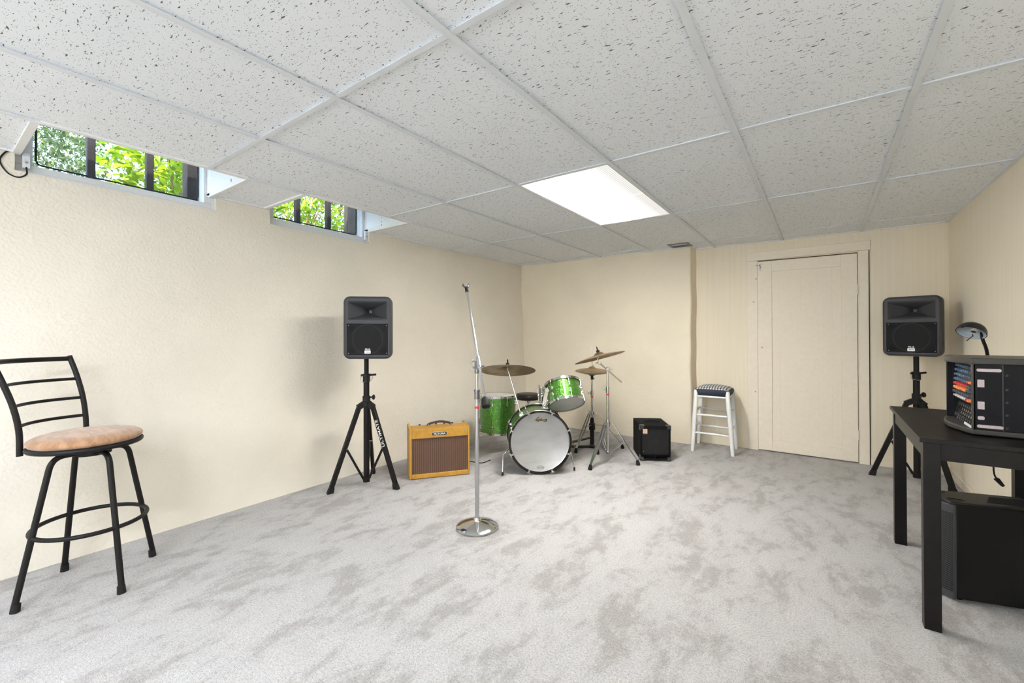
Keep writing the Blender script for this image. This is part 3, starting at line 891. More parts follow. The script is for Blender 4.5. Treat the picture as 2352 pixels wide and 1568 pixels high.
# ------------------------------------------------------------------ PA loudspeakers on tripod stands
def loudspeaker(label, loc, rz):
    t = thing('loudspeaker', label, 'loudspeaker', loc, rz, 'loudspeakers on tripod stands')
    W, Hh, D, yf = .348, .466, .30, -.165
    # cabinet: rounded front, tapering back
    rings = []
    for y, w, h, r in ((yf + .012, W - .022, Hh - .022, .038), (yf + .004, W - .008, Hh - .008, .043), (yf, W - .03, Hh - .03, .034)):
        pass
    def ring(y, w, h, r): return [V((x, y, Hh/2 + z)) for x, z in rrect(w, h, r, 6)]
    rs = [ring(yf + D, W*.62, Hh*.86, .03), ring(yf + D - .012, W*.66, Hh*.89, .035), ring(yf + .10, W*.97, Hh*.99, .045), ring(yf + .03, W, Hh, .046), ring(yf + .012, W*.995, Hh*.996, .046), ring(yf + .002, W - .022, Hh - .022, .040), ring(yf, W - .034, Hh - .034, .034)]
    bm = MB(); bm.loft(rs, caps=False)
    bm.bm.faces.new([bm.bm.verts.new(v) for v in rs[0]])
    # front baffle with horn opening and woofer recess as stepped rings
    def face_ring(rect0, holes): pass
    hx, hz0, hz1 = .140, .288, .430     # horn mouth half width, bottom, top
    gx, gz0, gz1 = .148, .030, .262     # grille recess
    fx, fz = (W - .034)/2, (Hh - .034)/2
    zb, zt = Hh/2 - fz, Hh/2 + fz
    # plain front plate built from strips around the two openings
    def q(xa, xb, za, zbb, y=yf): bm.add([(xa, y, za), (xb, y, za), (xb, y, zbb), (xa, y, zbb)], [(0, 1, 2, 3)])
    c = .010
    q(-fx + c, fx - c, zb, gz0); q(-fx, -gx, gz0, gz1); q(gx, fx, gz0, gz1); q(-fx, fx, gz1, hz0); q(-fx, -hx, hz0, hz1); q(hx, fx, hz0, hz1); q(-fx + c, fx - c, hz1, zt)
    for sx in (-1, 1):
        q(min(sx*fx, sx*(fx-c)), max(sx*fx, sx*(fx-c)), zb + .012, gz0); q(min(sx*fx, sx*(fx-c)), max(sx*fx, sx*(fx-c)), hz1, zt - .012)
    # horn: mouth -> throat
    hc = .357
    def hr(x, z0, z1, y): return [V((-x, y, z0)), V((x, y, z0)), V((x, y, z1)), V((-x, y, z1))]
    horn = [hr(hx, hz0, hz1, yf), hr(hx*.97, hz0 + .007, hz1 - .007, yf + .003), hr(hx*.90, hz0 + .016, hz1 - .016, yf + .013), hr(hx*.62, hc - .042, hc + .042, yf + .040), hr(hx*.34, hc - .026, hc + .026, yf + .066), hr(hx*.16, hc - .016, hc + .016, yf + .090), hr(.011, hc - .011, hc + .011, yf + .115)]
    bm.loft(horn, caps=False)
    # recess walls
    bm.loft([hr(gx, gz0, gz1, yf), hr(gx, gz0, gz1, yf + .012)], caps=False)
    bm.build('cabinet', MT['grey_plastic'], t, smooth=40, recalc=True)
    MB().box((-.014, yf + .115, hc - .014), (.014, yf + .121, hc + .014)).build('horn_throat', MT['port2'], t, smooth=0)
    g = MB(); g.prism([(x, z) for x, z in rrect(gx*2 - .004, gz1 - gz0 - .004, .008, 4, 0, (gz0+gz1)/2)], 0, .004, plane_m((0, yf + .009, 0), (1, 0, 0), (0, 0, 1)))
    gr = g.build('grille', MT['grille'], t, smooth=0)
    # woofer ring and corner ports behind/inside the grille, raised slightly so that they read through it
    cz = (gz0 + gz1)/2
    m = MB()
    m.lathe([(.103, 0), (.108, .0012), (.1135, 0)], 56, frame_to((0, -1, 0), (0, yf + .0052, cz)))
    m.build('woofer_ring', MT['grille_ring'], gr)
    for sx in (-1, 1):
        for sz in (-1, 1):
            MB().lathe([(0, .003), (.003, .0022), (.004, 0)], 10, frame_to((0, -1, 0), (sx*(gx - .012), yf + .005, cz + sz*((gz1-gz0)/2 - .012)))).build('screw', MT['dark_steel'], gr)
            pm = MB()
            A = [(gx - .016, 0.116 - .014), (gx - .016, .116 - .048), (gx - .028, .116 - .062), (gx - .062, .116 - .028), (gx - .05, .116 - .014)]
            pm.prism([(sx*a, sz*b) for a, b in A], 0, .0006, plane_m((0, yf + .0046, cz), (1, 0, 0), (0, 0, 1)))
            pm.build('port', MT['port'], gr, smooth=0)
    b = MB(); b.prism(rrect(.044, .023, .004, 3), 0, .0016, plane_m((0, yf + .0035, gz0 + .022), (1, 0, 0), (0, 0, 1)))
    bd = b.build('badge', MT['white_ink'], gr, smooth=0)
    text('lettering', 'Peavey', .0115, MT['black_ink'], bd, plane_m((.001, yf + .0012, gz0 + .0225), (1, 0, 0), (0, 0, 1)), shear=.5, sx=.95)
    text('lettering', 'PR10', .0155, MT['white_ink'], bd, plane_m((0, yf + .0025, gz0 + .0415), (1, 0, 0), (0, 0, 1)), offset=.0003, sx=1.12)
    MB().cyl((0, 0, -.001), (0, 0, .03), .03, seg=20).build('pole_socket', MT['black_plastic'], t)
    return t
MT['grille_ring'] = simple('dark_speaker_ring', (.013, .013, .014), .55, spec=.2)
MT['port2'] = simple('throat_metal', (.05, .05, .05), .5)
MT['port'] = simple('dark_port', (.004, .004, .004), .6, spec=.15)

def speaker_stand(label, loc, angles, zc, lettered=False, rfoot=.275):
    t = thing('speaker_stand', label, 'speaker stand', loc, 0, 'black tripod speaker stands')
    m = MB(); m.cyl((0, 0, .035), (0, 0, .835), .0215); m.cyl((0, 0, .025), (0, 0, .06), .026); m.build('lower_tube', MT['black_metal'], t)
    MB().cyl((0, 0, .82), (0, 0, zc - .001), .0175).build('upper_pole', MT['black_metal'], t)
    m = MB(); m.cyl((0, 0, .80), (0, 0, .855), .027); m.cyl((0, 0, .845), (0, 0, .862), .031)
    m.build('clamp_collar', MT['black_plastic'], t, bevel=.002)
    kd = V((cos(rad(35)), sin(rad(35)), 0))
    m = MB(); m.cyl(kd*.02 + V((0, 0, .852)), kd*.075 + V((0, 0, .856)), .008); m.cyl(-kd*.02 + V((0, 0, .85)), -kd*.042 + V((0, 0, .85)), .008); m.build('clamp_handle', MT['black_plastic'], t)
    pt = catmull([-kd*.04 + V((0, 0, .848)), -kd*.045 + V((0, 0, .815)), V((0, 0, .80)) - kd*.02 + V((0.02, -.03, 0)), kd*.035 + V((0, 0, .81)), kd*.05 + V((0, 0, .842))], 6)
    MB().tube(pt, .0018, 6).build('safety_pin', MT['chrome'], t)
    m = MB(); m.cyl((0, 0, .645), (0, 0, .69), .029); m.cyl((0, 0, .61), (0, 0, .648), .036)
    for a in angles:
        d = V((cos(rad(a)), sin(rad(a)), 0))
        m.bar(d*.02 + V((0, 0, .632)), d*.068 + V((0, 0, .605)), .034, .04)
    m.build('hub', MT['black_plastic'], t, bevel=.003)
    m = MB(); m.cyl(kd*.025 + V((0, 0, .68)), kd*.05 + V((0, 0, .68)), .006); m.lathe([(0, 0), (.012, 0), (.021, .008), (.021, .014), (.012, .02), (0, .02)], 8, frame_to(kd, kd*.045 + V((0, 0, .68)))); m.build('knob', MT['black_plastic'], t)
    for i, a in enumerate(angles):
        d = V((cos(rad(a)), sin(rad(a)), 0)); s = V((-d.y, d.x, 0))
        p, q = d*.058 + V((0, 0, .612)), d*rfoot + V((0, 0, .018))
        mid = p.lerp(q, .52)
        lg = MB().bar(p, q, .026, .034, up=d).build('leg', MT['black_metal'], t, bevel=.004)
        f = MB(); f.add([(v.x, v.y, v.z) for v in [q + s*.017 - d*.02 - V((0, 0, .018)), q - s*.017 - d*.02 - V((0, 0, .018)), q - s*.017 + d*.026 - V((0, 0, .018)), q + s*.017 + d*.026 - V((0, 0, .018)), q + s*.015 - d*.028 + V((0, 0, .02)), q - s*.015 - d*.028 + V((0, 0, .02)), q - s*.015 + d*.012 + V((0, 0, .02)), q + s*.015 + d*.012 + V((0, 0, .02))]],
                        [(3, 2, 1, 0), (4, 5, 6, 7), (0, 1, 5, 4), (1, 2, 6, 5), (2, 3, 7, 6), (3, 0, 4, 7)])
        f.build('foot_cap', MT['rubber'], lg, bevel=.003)
        MB().bar(d*.024 + V((0, 0, .05)), mid - d*.018 + V((0, 0, -.005)), .012, .016, up=d).build('brace', MT['black_metal'], t, bevel=.002)
        m = MB(); m.cyl(mid - d*.016 + s*.016, mid - d*.016 - s*.016, .005, seg=10); m.build('bolt', MT['dark_steel'], lg)
        if lettered and i == 1:
            ax = (p - q).normalized()
            nrm = ax.cross(s).normalized()
            out = (V((2.9, -2.08, 0))).normalized()
            face = -s if (-s).dot(out) > s.dot(out) else s
            upv = face.cross(ax)
            c = q.lerp(p, .66) + face*.0136 - upv*.005
            text('lettering', 'ULTIMATE', .033, MT['white_ink'], lg, plane_m(c, ax, upv), offset=.0004, sx=1.32, space=1.08)
    return t
speaker_stand('black tripod speaker stand with white lettering on its leg, by the plaster wall', (-2.885, 2.075, 0), (258, 15, 133), .985, True)
loudspeaker('charcoal loudspeaker on the tripod stand by the plaster wall', (-2.851, 2.099, .985), 43)
speaker_stand('black tripod speaker stand behind the black desk in the corner', (.605, 4.66, 0), (184, 307, 66), .985)
loudspeaker('charcoal loudspeaker on the tripod stand in the corner by the door', (.612, 4.662, .990), -20)

# ------------------------------------------------------------------ yellow tweed guitar amplifier
def amp():
    FLc, FR = V((-2.69, 2.334)), V((-2.394, 2.728))
    rz = math.degrees(math.atan2(FR.y - FLc.y, FR.x - FLc.x))
    W, D, Hh = .493, .245, .405
    t = thing('guitar_amplifier', 'yellow tweed guitar combo amplifier with brown grille cloth', 'guitar amplifier', (FLc.x, FLc.y, 0), rz)
    bm = MB()
    gx0, gx1, gz0, gz1 = .021, W - .016, .040, .325
    bm.box((0, 0, 0.004), (gx0, D, Hh)); bm.box((gx1, 0, 0.004), (W, D, Hh))
    bm.box((gx0, 0, 0.004), (gx1, D, gz0)); bm.box((gx0, 0, gz1), (gx1, D*.62, Hh))
    bm.box((gx0, D - .02, gz0), (gx1, D, gz1 - .05)); bm.box((gx0, .02, gz0), (gx1, .03, gz1))
    bm.build('cabinet', MT['tweed'], t, bevel=.009, seg=3)
    MB().box((gx0 - .002, .011, gz0 - .002), (gx1 + .002, .02, gz1 + .002)).build('grille_cloth', MT['grille_cloth'], t, smooth=0)
    m = MB(); m.box((.03, D*.62, .33), (W - .03, D - .004, .385)); m.build('control_panel', MT['chrome'], t, smooth=0, bevel=.001)
    for k in range(5):
        MB().lathe([(.011, 0), (.010, .014), (.007, .018), (0, .018)], 14, M.Translation((.10 + k*.07, D*.8, .385))).build('knob', MT['black_plastic'], t)
    hx0, hx1 = .165, .345
    pts = [(hx0 - .006, .10, Hh), (hx0, .10, Hh + .014), (hx0 + .02, .10, Hh + .021)] + [(hx0 + .02 + (hx1-hx0-.04)*k/8, .10, Hh + .021 + .010*sin(pi*k/8)) for k in range(1, 8)] + [(hx1 - .02, .10, Hh + .021), (hx1, .10, Hh + .014), (hx1 + .006, .10, Hh)]
    h = MB(); h.tube(catmull(pts, 3), .0095, 10); hd = h.build('handle', simple('dark_brown_leather', (.05, .028, .02), .45, 0, 80, .3), t)
    for x in (hx0 - .004, hx1 + .004):
        MB().torus(.008, .0035, frame_to((1, 0, 0), (x, .088, Hh + .006)), 14, 8).build('handle_ring', MT['chrome'], hd)
    pl = MB().box((.180, -.003, .343), (.302, .001, .373)).build('nameplate', MT['badge_cream'], t, smooth=0, bevel=.0008)
    pb = MB().box((.182, -.0042, .345), (.300, -.002, .371)).build('nameplate_face', MT['black_ink'], pl, smooth=0)
    tx = text('lettering', 'VICTORIA', .0195, MT['white_ink'], pl, plane_m((.241, -.0045, .358), (1, 0, 0), (0, 0, 1)), offset=.0004, sx=1.12)
    for x, z in ((.045, .352), (.448, .368), (.043, .022), (.455, .022)):
        MB().lathe([(.0045, 0), (.004, .0015), (0, .002)], 12, frame_to((0, -1, 0), (x, -.0005, z))).build('screw', MT['dark_steel'], t)
    MB().tube(catmull([(W - .03, D - .003, .06), (W + .05, D + .03, .03), (W + .16, D + .02, .006), (W + .26, D + .08, .006)], 8), .004, 8).build('power_cord', MT['rubber'], t)
amp()

# ------------------------------------------------------------------ microphone stand
def mic_stand():
    t = thing('microphone_stand', 'chrome microphone stand with round base and boom arm, no microphone', 'microphone stand', (-1.700, 2.004, 0))
    MB().lathe([(0, .004), (.120, .0), (.1265, .004), (.1265, .010), (.118, .017), (.09, .028), (.055, .038), (.024, .045), (.018, .060), (.0, .060)], 64).build('base', MT['chrome'], t, smooth=50)
    MB().cyl((0, 0, .05), (0, 0, .80), .0128, seg=24).build('lower_tube', MT['steel'], t)
    MB().cyl((0, 0, .79), (0, 0, .985), .0085, seg=20).build('upper_tube', MT['chrome'], t)
    m = MB(); m.cyl((0, 0, .775), (0, 0, .825), .0165); m.cyl((0, 0, .820), (0, 0, .832), .0185); m.build('clutch', MT['dark_steel'], t, bevel=.001)
    MB().cyl((0, 0, .718), (0, 0, .732), .0131, seg=20).build('tape_mark', MT['red'], t)
    r0, f0 = V((.8123, .5832, 0)), V((-.5832, .8123, 0))
    c = V((0, 0, 1.0)) + r0*.012 - f0*.02
    d = (r0*-.17 + f0*.55 + V((0, 0, .74))).normalized()
    tip, tail = c + d*.605, c - d*.285
    MB().tube([tail, c, tip], .0082, 16).build('boom_arm', MT['chrome'], t)
    m = MB(); m.cyl(c - d*.045, c + d*.035, .0135); m.build('boom_sleeve', MT['steel'], t, bevel=.001)
    m = MB(); m.box((-.012, -.010, .935), (.012, .010, 1.005)); m.cyl((0, 0, .93), (0, 0, .96), .0135); m.build('swivel', MT['dark_steel'], t, bevel=.003)
    for z, s in ((1.003, 1), (.965, 1)):
        w = MB(); w.cyl(-r0*.012 + V((0, 0, z)), -r0*.026 + V((0, 0, z)), .005, seg=10)
        w.bar(-r0*.024 + V((0, 0, z)), -r0*.034 + V((0, 0, z + .014)), .004, .010); w.bar(-r0*.024 + V((0, 0, z)), -r0*.034 + V((0, 0, z - .014)), .004, .010)
        w.build('wing_nut', MT['dark_steel'], t)
    w = MB(); w.cyl(c + r0*.008 - d*.03, c + r0*.03 - d*.03, .004, seg=10); w.build('wing_nut', MT['dark_steel'], t)
    m = MB(); a = tail + d*.045
    m.lathe([(.009, 0), (.017, -.012), (.024, -.035), (.026, -.055), (.026, -.062), (.019, -.062), (.017, -.056), (0, -.056)], 24, frame_to(d, a)); m.build('counterweight', MT['rubber'], t)
    m = MB(); m.cyl(tip - d*.03, tip + d*.012, .0115); m.build('tip_collar', MT['black_plastic'], t, bevel=.002)
    m = MB()
    for s in (-1, 1):
        m.tube([tip + d*.010, tip + d*.02 + r0*s*.012, tip + d*.034 + r0*s*.020, tip + d*.046 + r0*s*.017], [.006, .0075, .0075, .005], 10)
    m.build('microphone_clip', MT['dark_steel'], t)
mic_stand()

# ------------------------------------------------------------------ drum kit
def lug(bm, m):      # small bow-tie lug casing, local z outwards, local y along the shell
    for s in (-1, 1):
        bm.lathe([(0, 0), (.0085, .0), (.0085, .008), (.005, .015), (0, .017)], 10, m @ M.Translation((0, s*.012, 0)))
    bm.box((-.006, -.016, 0), (.006, .016, .011), m)

def drum(name, label, cat, origin, axis, R, depth, nl, top_mat, bottom_mat, shell_mat, group=None, double=True, hoop_h=.022):
    """shell centred on the Empty, axis = towards the batter head; returns the Empty"""
    t = thing(name, label, cat, origin, 0)
    m = frame_to(axis)
    t.rotation_euler = m.to_euler()
    h = depth/2
    MB().lathe([(R - .006, -h), (R, -h), (R, h), (R - .006, h)], 64).build('shell', MT[shell_mat], t)
    for s, nm, mt in ((1, 'batter_head', top_mat), (-1, 'bottom_head', bottom_mat)):
        MB().lathe([(0, s*(h + .004)), (R - .012, s*(h + .004)), (R + .003, s*(h + .001)), (R + .004, s*(h - .006))], 56).build(nm, MT[mt], t)
        a = R + .0045
        z0, z1 = s*(h - .010), s*(h + hoop_h - .010)
        MB().lathe([(a, z0), (a + .007, z0), (a + .007, z0 + s*.003), (a + .002, z0 + s*.005), (a + .002, z1 - s*.003), (a + .006, z1 - s*.002), (a + .006, z1), (a - .001, z1), (a - .001, z0)], 64).build('hoop', MT['chrome'], t)
    for k in range(nl):
        a = 2*pi*(k + .5)/nl
        for s in ((1, -1) if double else (0,)):
            b = MB()
            dz = s*(h - .062) if double else 0
            mm = frame_to((cos(a), sin(a), 0), (R*cos(a), R*sin(a), dz), (0, 0, 1))
            lug(b, mm)
            if double:
                b.cyl(((R + .009)*cos(a), (R + .009)*sin(a), dz), ((R + .009)*cos(a), (R + .009)*sin(a), s*(h + .004)), .0028, seg=8)
                b.cyl(((R + .009)*cos(a), (R + .009)*sin(a), s*(h - .012)), ((R + .009)*cos(a), (R + .009)*sin(a), s*(h + .009)), .005, seg=8)
            else:
                for e in (1, -1):
                    b.cyl(((R + .009)*cos(a), (R + .009)*sin(a), 0), ((R + .009)*cos(a), (R + .009)*sin(a), e*(h + .009)), .0028, seg=8)
            b.build('lug', MT['chrome'], t)
    return t

def bass_drum():
    rz = 38.6
    C = V((-1.912, 3.065, .268))
    t = thing('bass_drum', 'green sparkle bass drum with a silvery lettered front head', 'bass drum', (C.x, C.y, 0), rz)
    cz = .268; R = .2515; D = .36
    # local: front head at y=0 facing -Y, shell runs to +Y
    m = frame_to((0, 1, 0), (0, 0, cz), (0, 0, 1))
    MB().lathe([(R, .012), (R, D - .012), (R - .007, D - .012), (R - .007, .012), (R, .012)], 80, m).build('shell', MT['green'], t)
    MB().lathe([(0, .012), (R - .018, .012), (R - .006, .004), (R - .001, .010)], 72, m).build('front_head', MT['bass_head'], t)
    MB().lathe([(0, D - .012), (R - .018, D - .012), (R - .001, D - .008)], 72, m).build('rear_head', MT['head_clear'], t)
    for nm, y0, y1 in (('front_hoop', -.010, .026), ('rear_hoop', D - .026, D + .010)):
        hp = MB().lathe([(R + .001, y0), (R + .0125, y0), (R + .0125, y1), (R + .001, y1), (R + .001, y0)], 96, m).build(nm, MT['mahogany'], t, smooth=50)
        yc = (y0 + y1)/2
        MB().lathe([(R + .0122, yc - .009), (R + .0136, yc - .008), (R + .0136, yc + .008), (R + .0122, yc + .009)], 96, m).build('hoop_inlay', MT['chrome'], hp)
    for k in range(8):
        a = rad(22.5 + 45*k)
        dx, dz = cos(a), sin(a)
        for y, s in ((.095, -1), (D - .095, 1)):
            b = MB(); lug(b, frame_to((dx, 0, dz), (R*dx, y, cz + R*dz), (0, 1, 0)))
            b.cyl(((R + .011)*dx, y, cz + (R + .011)*dz), ((R + .011)*dx, (.012 if s < 0 else D - .012), cz + (R + .011)*dz), .003, seg=8)
            b.build('lug', MT['chrome'], t)
        for y0, s in ((-.012, -1), (D + .012, 1)):
            b = MB()
            rr = R + .014
            tz = V((-dz, 0, dx))
            p = V((rr*dx, y0, cz + rr*dz))
            b.bar(p + V((0, -s*.03, 0)), p + V((0, s*.006, 0)), .016, .006, up=(dx, 0, dz))
            b.bar(p + V((0, s*.004, 0)), V(((R - .008)*dx, y0 + s*.004, cz + (R - .008)*dz)), .014, .005, up=(0, 1, 0))
            b.bar(p - tz*.018 + V((0, s*.010, 0)), p + tz*.018 + V((0, s*.010, 0)), .005, .009)
            b.build('claw_hook', MT['chrome'], t)
    # spurs
    for s, foot, knee, top in ((-1, (-.315, -.02, .006), (-.310, .02, .16), (-.225, .10, .22)), (1, (.300, .075, .006), (.275, .075, .15), (.215, .10, .215))):
        sp = MB(); sp.tube([top, (V(top) + V(knee))/2, knee, (V(knee) + V(foot))/2, V(foot) + V((0, 0, .01))], .0055, 12); so = sp.build('spur', MT['chrome'], t)
        MB().cyl(foot, V(foot) + V((0, 0, .028)), .009, .0075, 12).build('rubber_tip', MT['rubber'], so)
        b = MB(); b.bar(V((s*R*.93, .10, cz - .085)), V(top) + V((s*.012, 0, .0)), .03, .026); b.cyl(V(top) + V((s*.01, -.015, .01)), V(top) + V((s*.035, -.02, .016)), .005, seg=8); b.build('spur_bracket', MT['chrome'], t, bevel=.003)
    # head lettering and maker's oval
    K = 8.1e-5
    strokes = [[(480, 655), (560, 648), (640, 645), (690, 560), (760, 450), (830, 375), (895, 400), (880, 455)], [(640, 650), (690, 715), (780, 765), (860, 780), (930, 790)],
               [(775, 565), (765, 640), (800, 685), (860, 670), (915, 560)], [(915, 560), (895, 650), (930, 690)],
               [(1100, 585), (1030, 575), (985, 630), (1010, 700), (1070, 685), (1110, 610)], [(1205, 420), (1150, 540), (1110, 650), (1140, 695)],
               [(1185, 575), (1175, 650), (1210, 700), (1265, 680), (1300, 590)], [(1300, 590), (1290, 660), (1325, 700), (1380, 670), (1410, 580)],
               [(1500, 580), (1465, 660), (1500, 695)], [(1538, 462), (1548, 478)],
               [(1715, 590), (1640, 570), (1585, 630), (1605, 700), (1665, 680), (1720, 600)], [(1740, 570), (1705, 680), (1640, 770), (1540, 800), (1400, 790)]]
    for nm, y, wd, mt in (('lettering_outline', .0113, 105, 'gold_ink'), ('lettering', .0106, 58, 'black_ink')):
        b = MB()
        for st in strokes:
            pts = catmull([((x - 1110)*K + .006, y, cz + .186 - (yy - 600)*K) for x, yy in st], 6)
            n = len(pts)
            for k, (p0, p1) in enumerate(zip(pts, pts[1:])):
                b.bar(p0 + (p0 - p1)*.35, p1 + (p1 - p0)*.35, wd*K, .0004, up=(0, 1, 0))
        b.build(nm, MT[mt], t, smooth=0)
    ov = MB(); pts = [(.003 + .030*cos(2*pi*k/32), .0115, cz - .213 + .0135*sin(2*pi*k/32)) for k in range(32)]
    ov.tube(pts, .0011, 6, closed=True); ov.build('oval_mark', MT['grey_knob'], t)
    text('lettering', 'Ludwig', .017, MT['grey_knob'], t, plane_m((.002, .0108, cz - .213), (1, 0, 0), (0, 0, 1)), shear=.4, ext=.0002)
    # tom holder: plate on the shell, flat arm, rod
    b = MB(); b.box((.025, .12, cz + R - .006), (.085, .21, cz + R + .012)); b.cyl((.055, .165, cz + R), (.055, .165, cz + R + .03), .016); b.build('holder_base', MT['chrome'], t, bevel=.003)
    b = MB(); b.bar((.052, .165, cz + R + .02), (.080, .19, cz + R + .155), .032, .007, up=(0, 1, 0)); b.cyl((.080, .178, cz + R + .155), (.080, .202, cz + R + .155), .020); b.cyl((.06, .15, cz + R + .045), (.06, .18, cz + R + .045), .009); b.build('tom_holder', MT['chrome'], t, bevel=.001)
    b = MB(); b.tube([(.082, .20, cz + R + .155), (.078, .20, cz + R + .172), (.020, .22, cz + R + .165), (.014, .22, cz + R + .20)], .0055, 10); b.tube([(.080, .20, cz + R + .172), (.105, .21, cz + R + .178), (.112, .23, cz + R + .20)], .0055, 10); b.build('holder_rod', MT['chrome'], t)
    # cymbal arm rising from the shell
    b = MB(); q = V((-.150, .165, cz + .205)); b.box((q.x - .016, q.y - .02, q.z - .02), (q.x + .016, q.y + .02, q.z + .02)); b.cyl(q + V((.01, -.02, 0)), q + V((.05, -.05, -.02)), .0045, seg=8); b.build('arm_bracket', MT['chrome'], t, bevel=.004)
    w = t.matrix_basis.inverted()
    b = MB(); top = w @ V((-2.278, 3.118, .843)); b.tube([q + V((0, 0, -.03)), q, q.lerp(top, .93), q.lerp(top, .98) + V((-.003, 0, .002)), top + V((0, 0, .002)), top + V((-.004, .012, .05))], .0055, 12); b.build('cymbal_arm', MT['chrome'], t)
    return t
bd = bass_drum()
scene.view_layers[0].update()

def cymbal(name, label, c, axis, r, cat='cymbal', group=None, bell=.035, post=True):
    t = thing(name, label, cat, c, 0, group)
    t.rotation_euler = frame_to(axis).to_euler()
    b = .1*r
    prof = [(r, 0), (r*.8, .010), (r*.5, .020), (r*.24, .026), (r*.2, .032), (r*.13, bell + .012), (.006, bell + .016)]
    back = [(x, z - .0016) for x, z in reversed(prof)]
    MB().lathe(prof + back + [prof[0]], 80).build('plate', MT['cymbal'], t, smooth=40)
    if post:
        m = MB(); z = bell + .014
        m.lathe([(0, z), (.014, z), (.016, z + .006), (.015, z + .020), (.008, z + .022), (.0055, z + .03), (.008, z + .034), (.0045, z + .039), (.0075, z + .043), (.004, z + .048), (.0035, z + .056), (0, z + .057)], 20)
        m.build('wing_nut_and_felt', MT['rubber'], t)
        m = MB(); m.lathe([(0, .012), (.010, .012), (.010, .0), (.007, -.012), (0, -.012)], 16, M.Translation((0, 0, .012))); m.build('cup', MT['dark_steel'], t)
    return t
cymbal('ride_cymbal', 'wide bronze cymbal above the green floor tom, seen from below', (-2.290, 3.122, .842), (-.16, .235, .956), .25)

up_tom = (-.40, .34, .85)
drum('rack_tom', 'small green sparkle tom tilted above the bass drum', 'tom drum', (-1.868, 3.399, .634), up_tom, .1535, .185, 6, 'head_clear', 'head_clear', 'green')
ft = drum('floor_tom', 'tall green sparkle floor tom behind the microphone stand', 'tom drum', (-2.652, 3.444, .378), (0, 0, 1), .180, .352, 8, 'head_clear', 'head_clear', 'green')
for k, a in enumerate((215.7, 5, 66)):
    ang = rad(a); d = V((cos(ang), sin(ang), 0))
    p = d*.196
    b = MB(); b.tube([p + V((0, 0, .06)), p + V((0, 0, -.16)), p + d*.012 + V((0, 0, -.21)), p + d*.014 + V((0, 0, -.352))], .005, 10); lg = b.build('leg', MT['chrome'], ft)
    MB().cyl(p + d*.014 + V((0, 0, -.378)), p + d*.014 + V((0, 0, -.345)), .010, .008, 12).build('rubber_tip', MT['rubber'], lg)
    b = MB(); b.box((-.014, -.03, 0), (.014, .03, .02), frame_to(d, d*.180 + V((0, 0, -.085)), (0, 0, 1))); b.cyl(d*.2 + V((0, 0, -.085)), d*.225 + V((0, 0, -.08)), .005, seg=8); b.build('leg_bracket', MT['chrome'], ft, bevel=.004)
b = MB(); b.bar((.0, -.19, .13), (.02, -.20, .095), .008, .008); b.build('muffler_knob', MT['dark_steel'], ft)

sn = drum('snare_drum', 'chrome snare drum between the throne and the rack tom', 'snare drum', (-2.168, 3.79, .565), (-.10, .08, .99), .180, .135, 8, 'head_clear', 'head_clear', 'snare_shell', double=False) if MT.setdefault('snare_shell', simple('polished_dark_chrome', (.34, .36, .33), .16, 1, 10, .1)) else None
t = thing('snare_stand', 'chrome folding stand under the chrome snare drum', 'drum stand', (-2.168, 3.79, 0))
MB().cyl((0, 0, .06), (0, 0, .45), .011).build('post', MT['chrome'], t)
for k in range(3):
    a = rad(30 + 120*k); d = V((cos(a), sin(a), 0))
    MB().tube([V((0, 0, .30)), d*.20 + V((0, 0, .012))], .006, 8).build('leg', MT['chrome'], t)
    MB().tube([V((0, 0, .43)), d*.14 + V((0, 0, .462)), d*.195 + V((0, 0, .476)), d*.200 + V((0, 0, .505))], .006, 8).build('basket_arm', MT['chrome'], t)

t = thing('drum_throne', 'round black padded drum throne behind the bass drum', 'drum stool', (-2.713, 4.09, 0))
MB().lathe([(0, .432), (.128, .432), (.138, .440), (.142, .46), (.141, .482), (.132, .494), (.1, .499), (0, .501)], 48).build('seat', MT['vinyl'], t, smooth=50)
m = MB(); m.cyl((0, 0, .40), (0, 0, .432), .032); m.cyl((0, 0, .10), (0, 0, .41), .0125); m.build('post', MT['chrome'], t)
for k in range(3):
    a = rad(80 + 120*k); d = V((cos(a), sin(a), 0))
    lg = MB().bar(d*.02 + V((0, 0, .27)), d*.21 + V((0, 0, .02)), .018, .006).build('leg', MT['chrome'], t)
    MB().cyl(d*.21, d*.205 + V((0, 0, .03)), .012, .01, 10).build('rubber_tip', MT['rubber'], lg)

def stand_leg(t, hub, foot, brace_to, zfrac=.52, double=True, arch=.03):
    hub, foot = V(hub), V(foot)
    d = V((foot.x - hub.x, foot.y - hub.y, 0)).normalized(); s = V((-d.y, d.x, 0))
    p = hub + d*.022
    tip = foot + V((0, 0, .045)) - d*.012
    lg = MB()
    offs = (-.011, .011) if double else (0,)
    for o in offs:
        pts = catmull([p + s*o*.5, p + d*arch + V((0, 0, -.008)) + s*o, p.lerp(tip, .55) + d*.006 + s*o*1.3, tip + s*o*.3], 5)
        for a, b in zip(pts, pts[1:]):
            lg.bar(a, b, .0065 if double else .011, .012 if double else .018, up=s)
    lo = lg.build('leg', MT['steel'], t, smooth=30)
    MB().lathe([(0, 0), (.017, 0), (.0175, .012), (.011, .046), (0, .047)], 14, frame_to((tip - foot).normalized() + V((0, 0, .3)), foot)).build('rubber_foot', MT['rubber'], lo)
    mid = p.lerp(tip, zfrac)
    br = MB()
    for o in offs:
        br.bar(mid + s*o*.9, V(brace_to) + d*.016 + s*o*.9, .005, .010, up=s)
    br.cyl(mid + s*.018, mid - s*.018, .004, seg=8)
    br.build('brace', MT['chrome'], t)

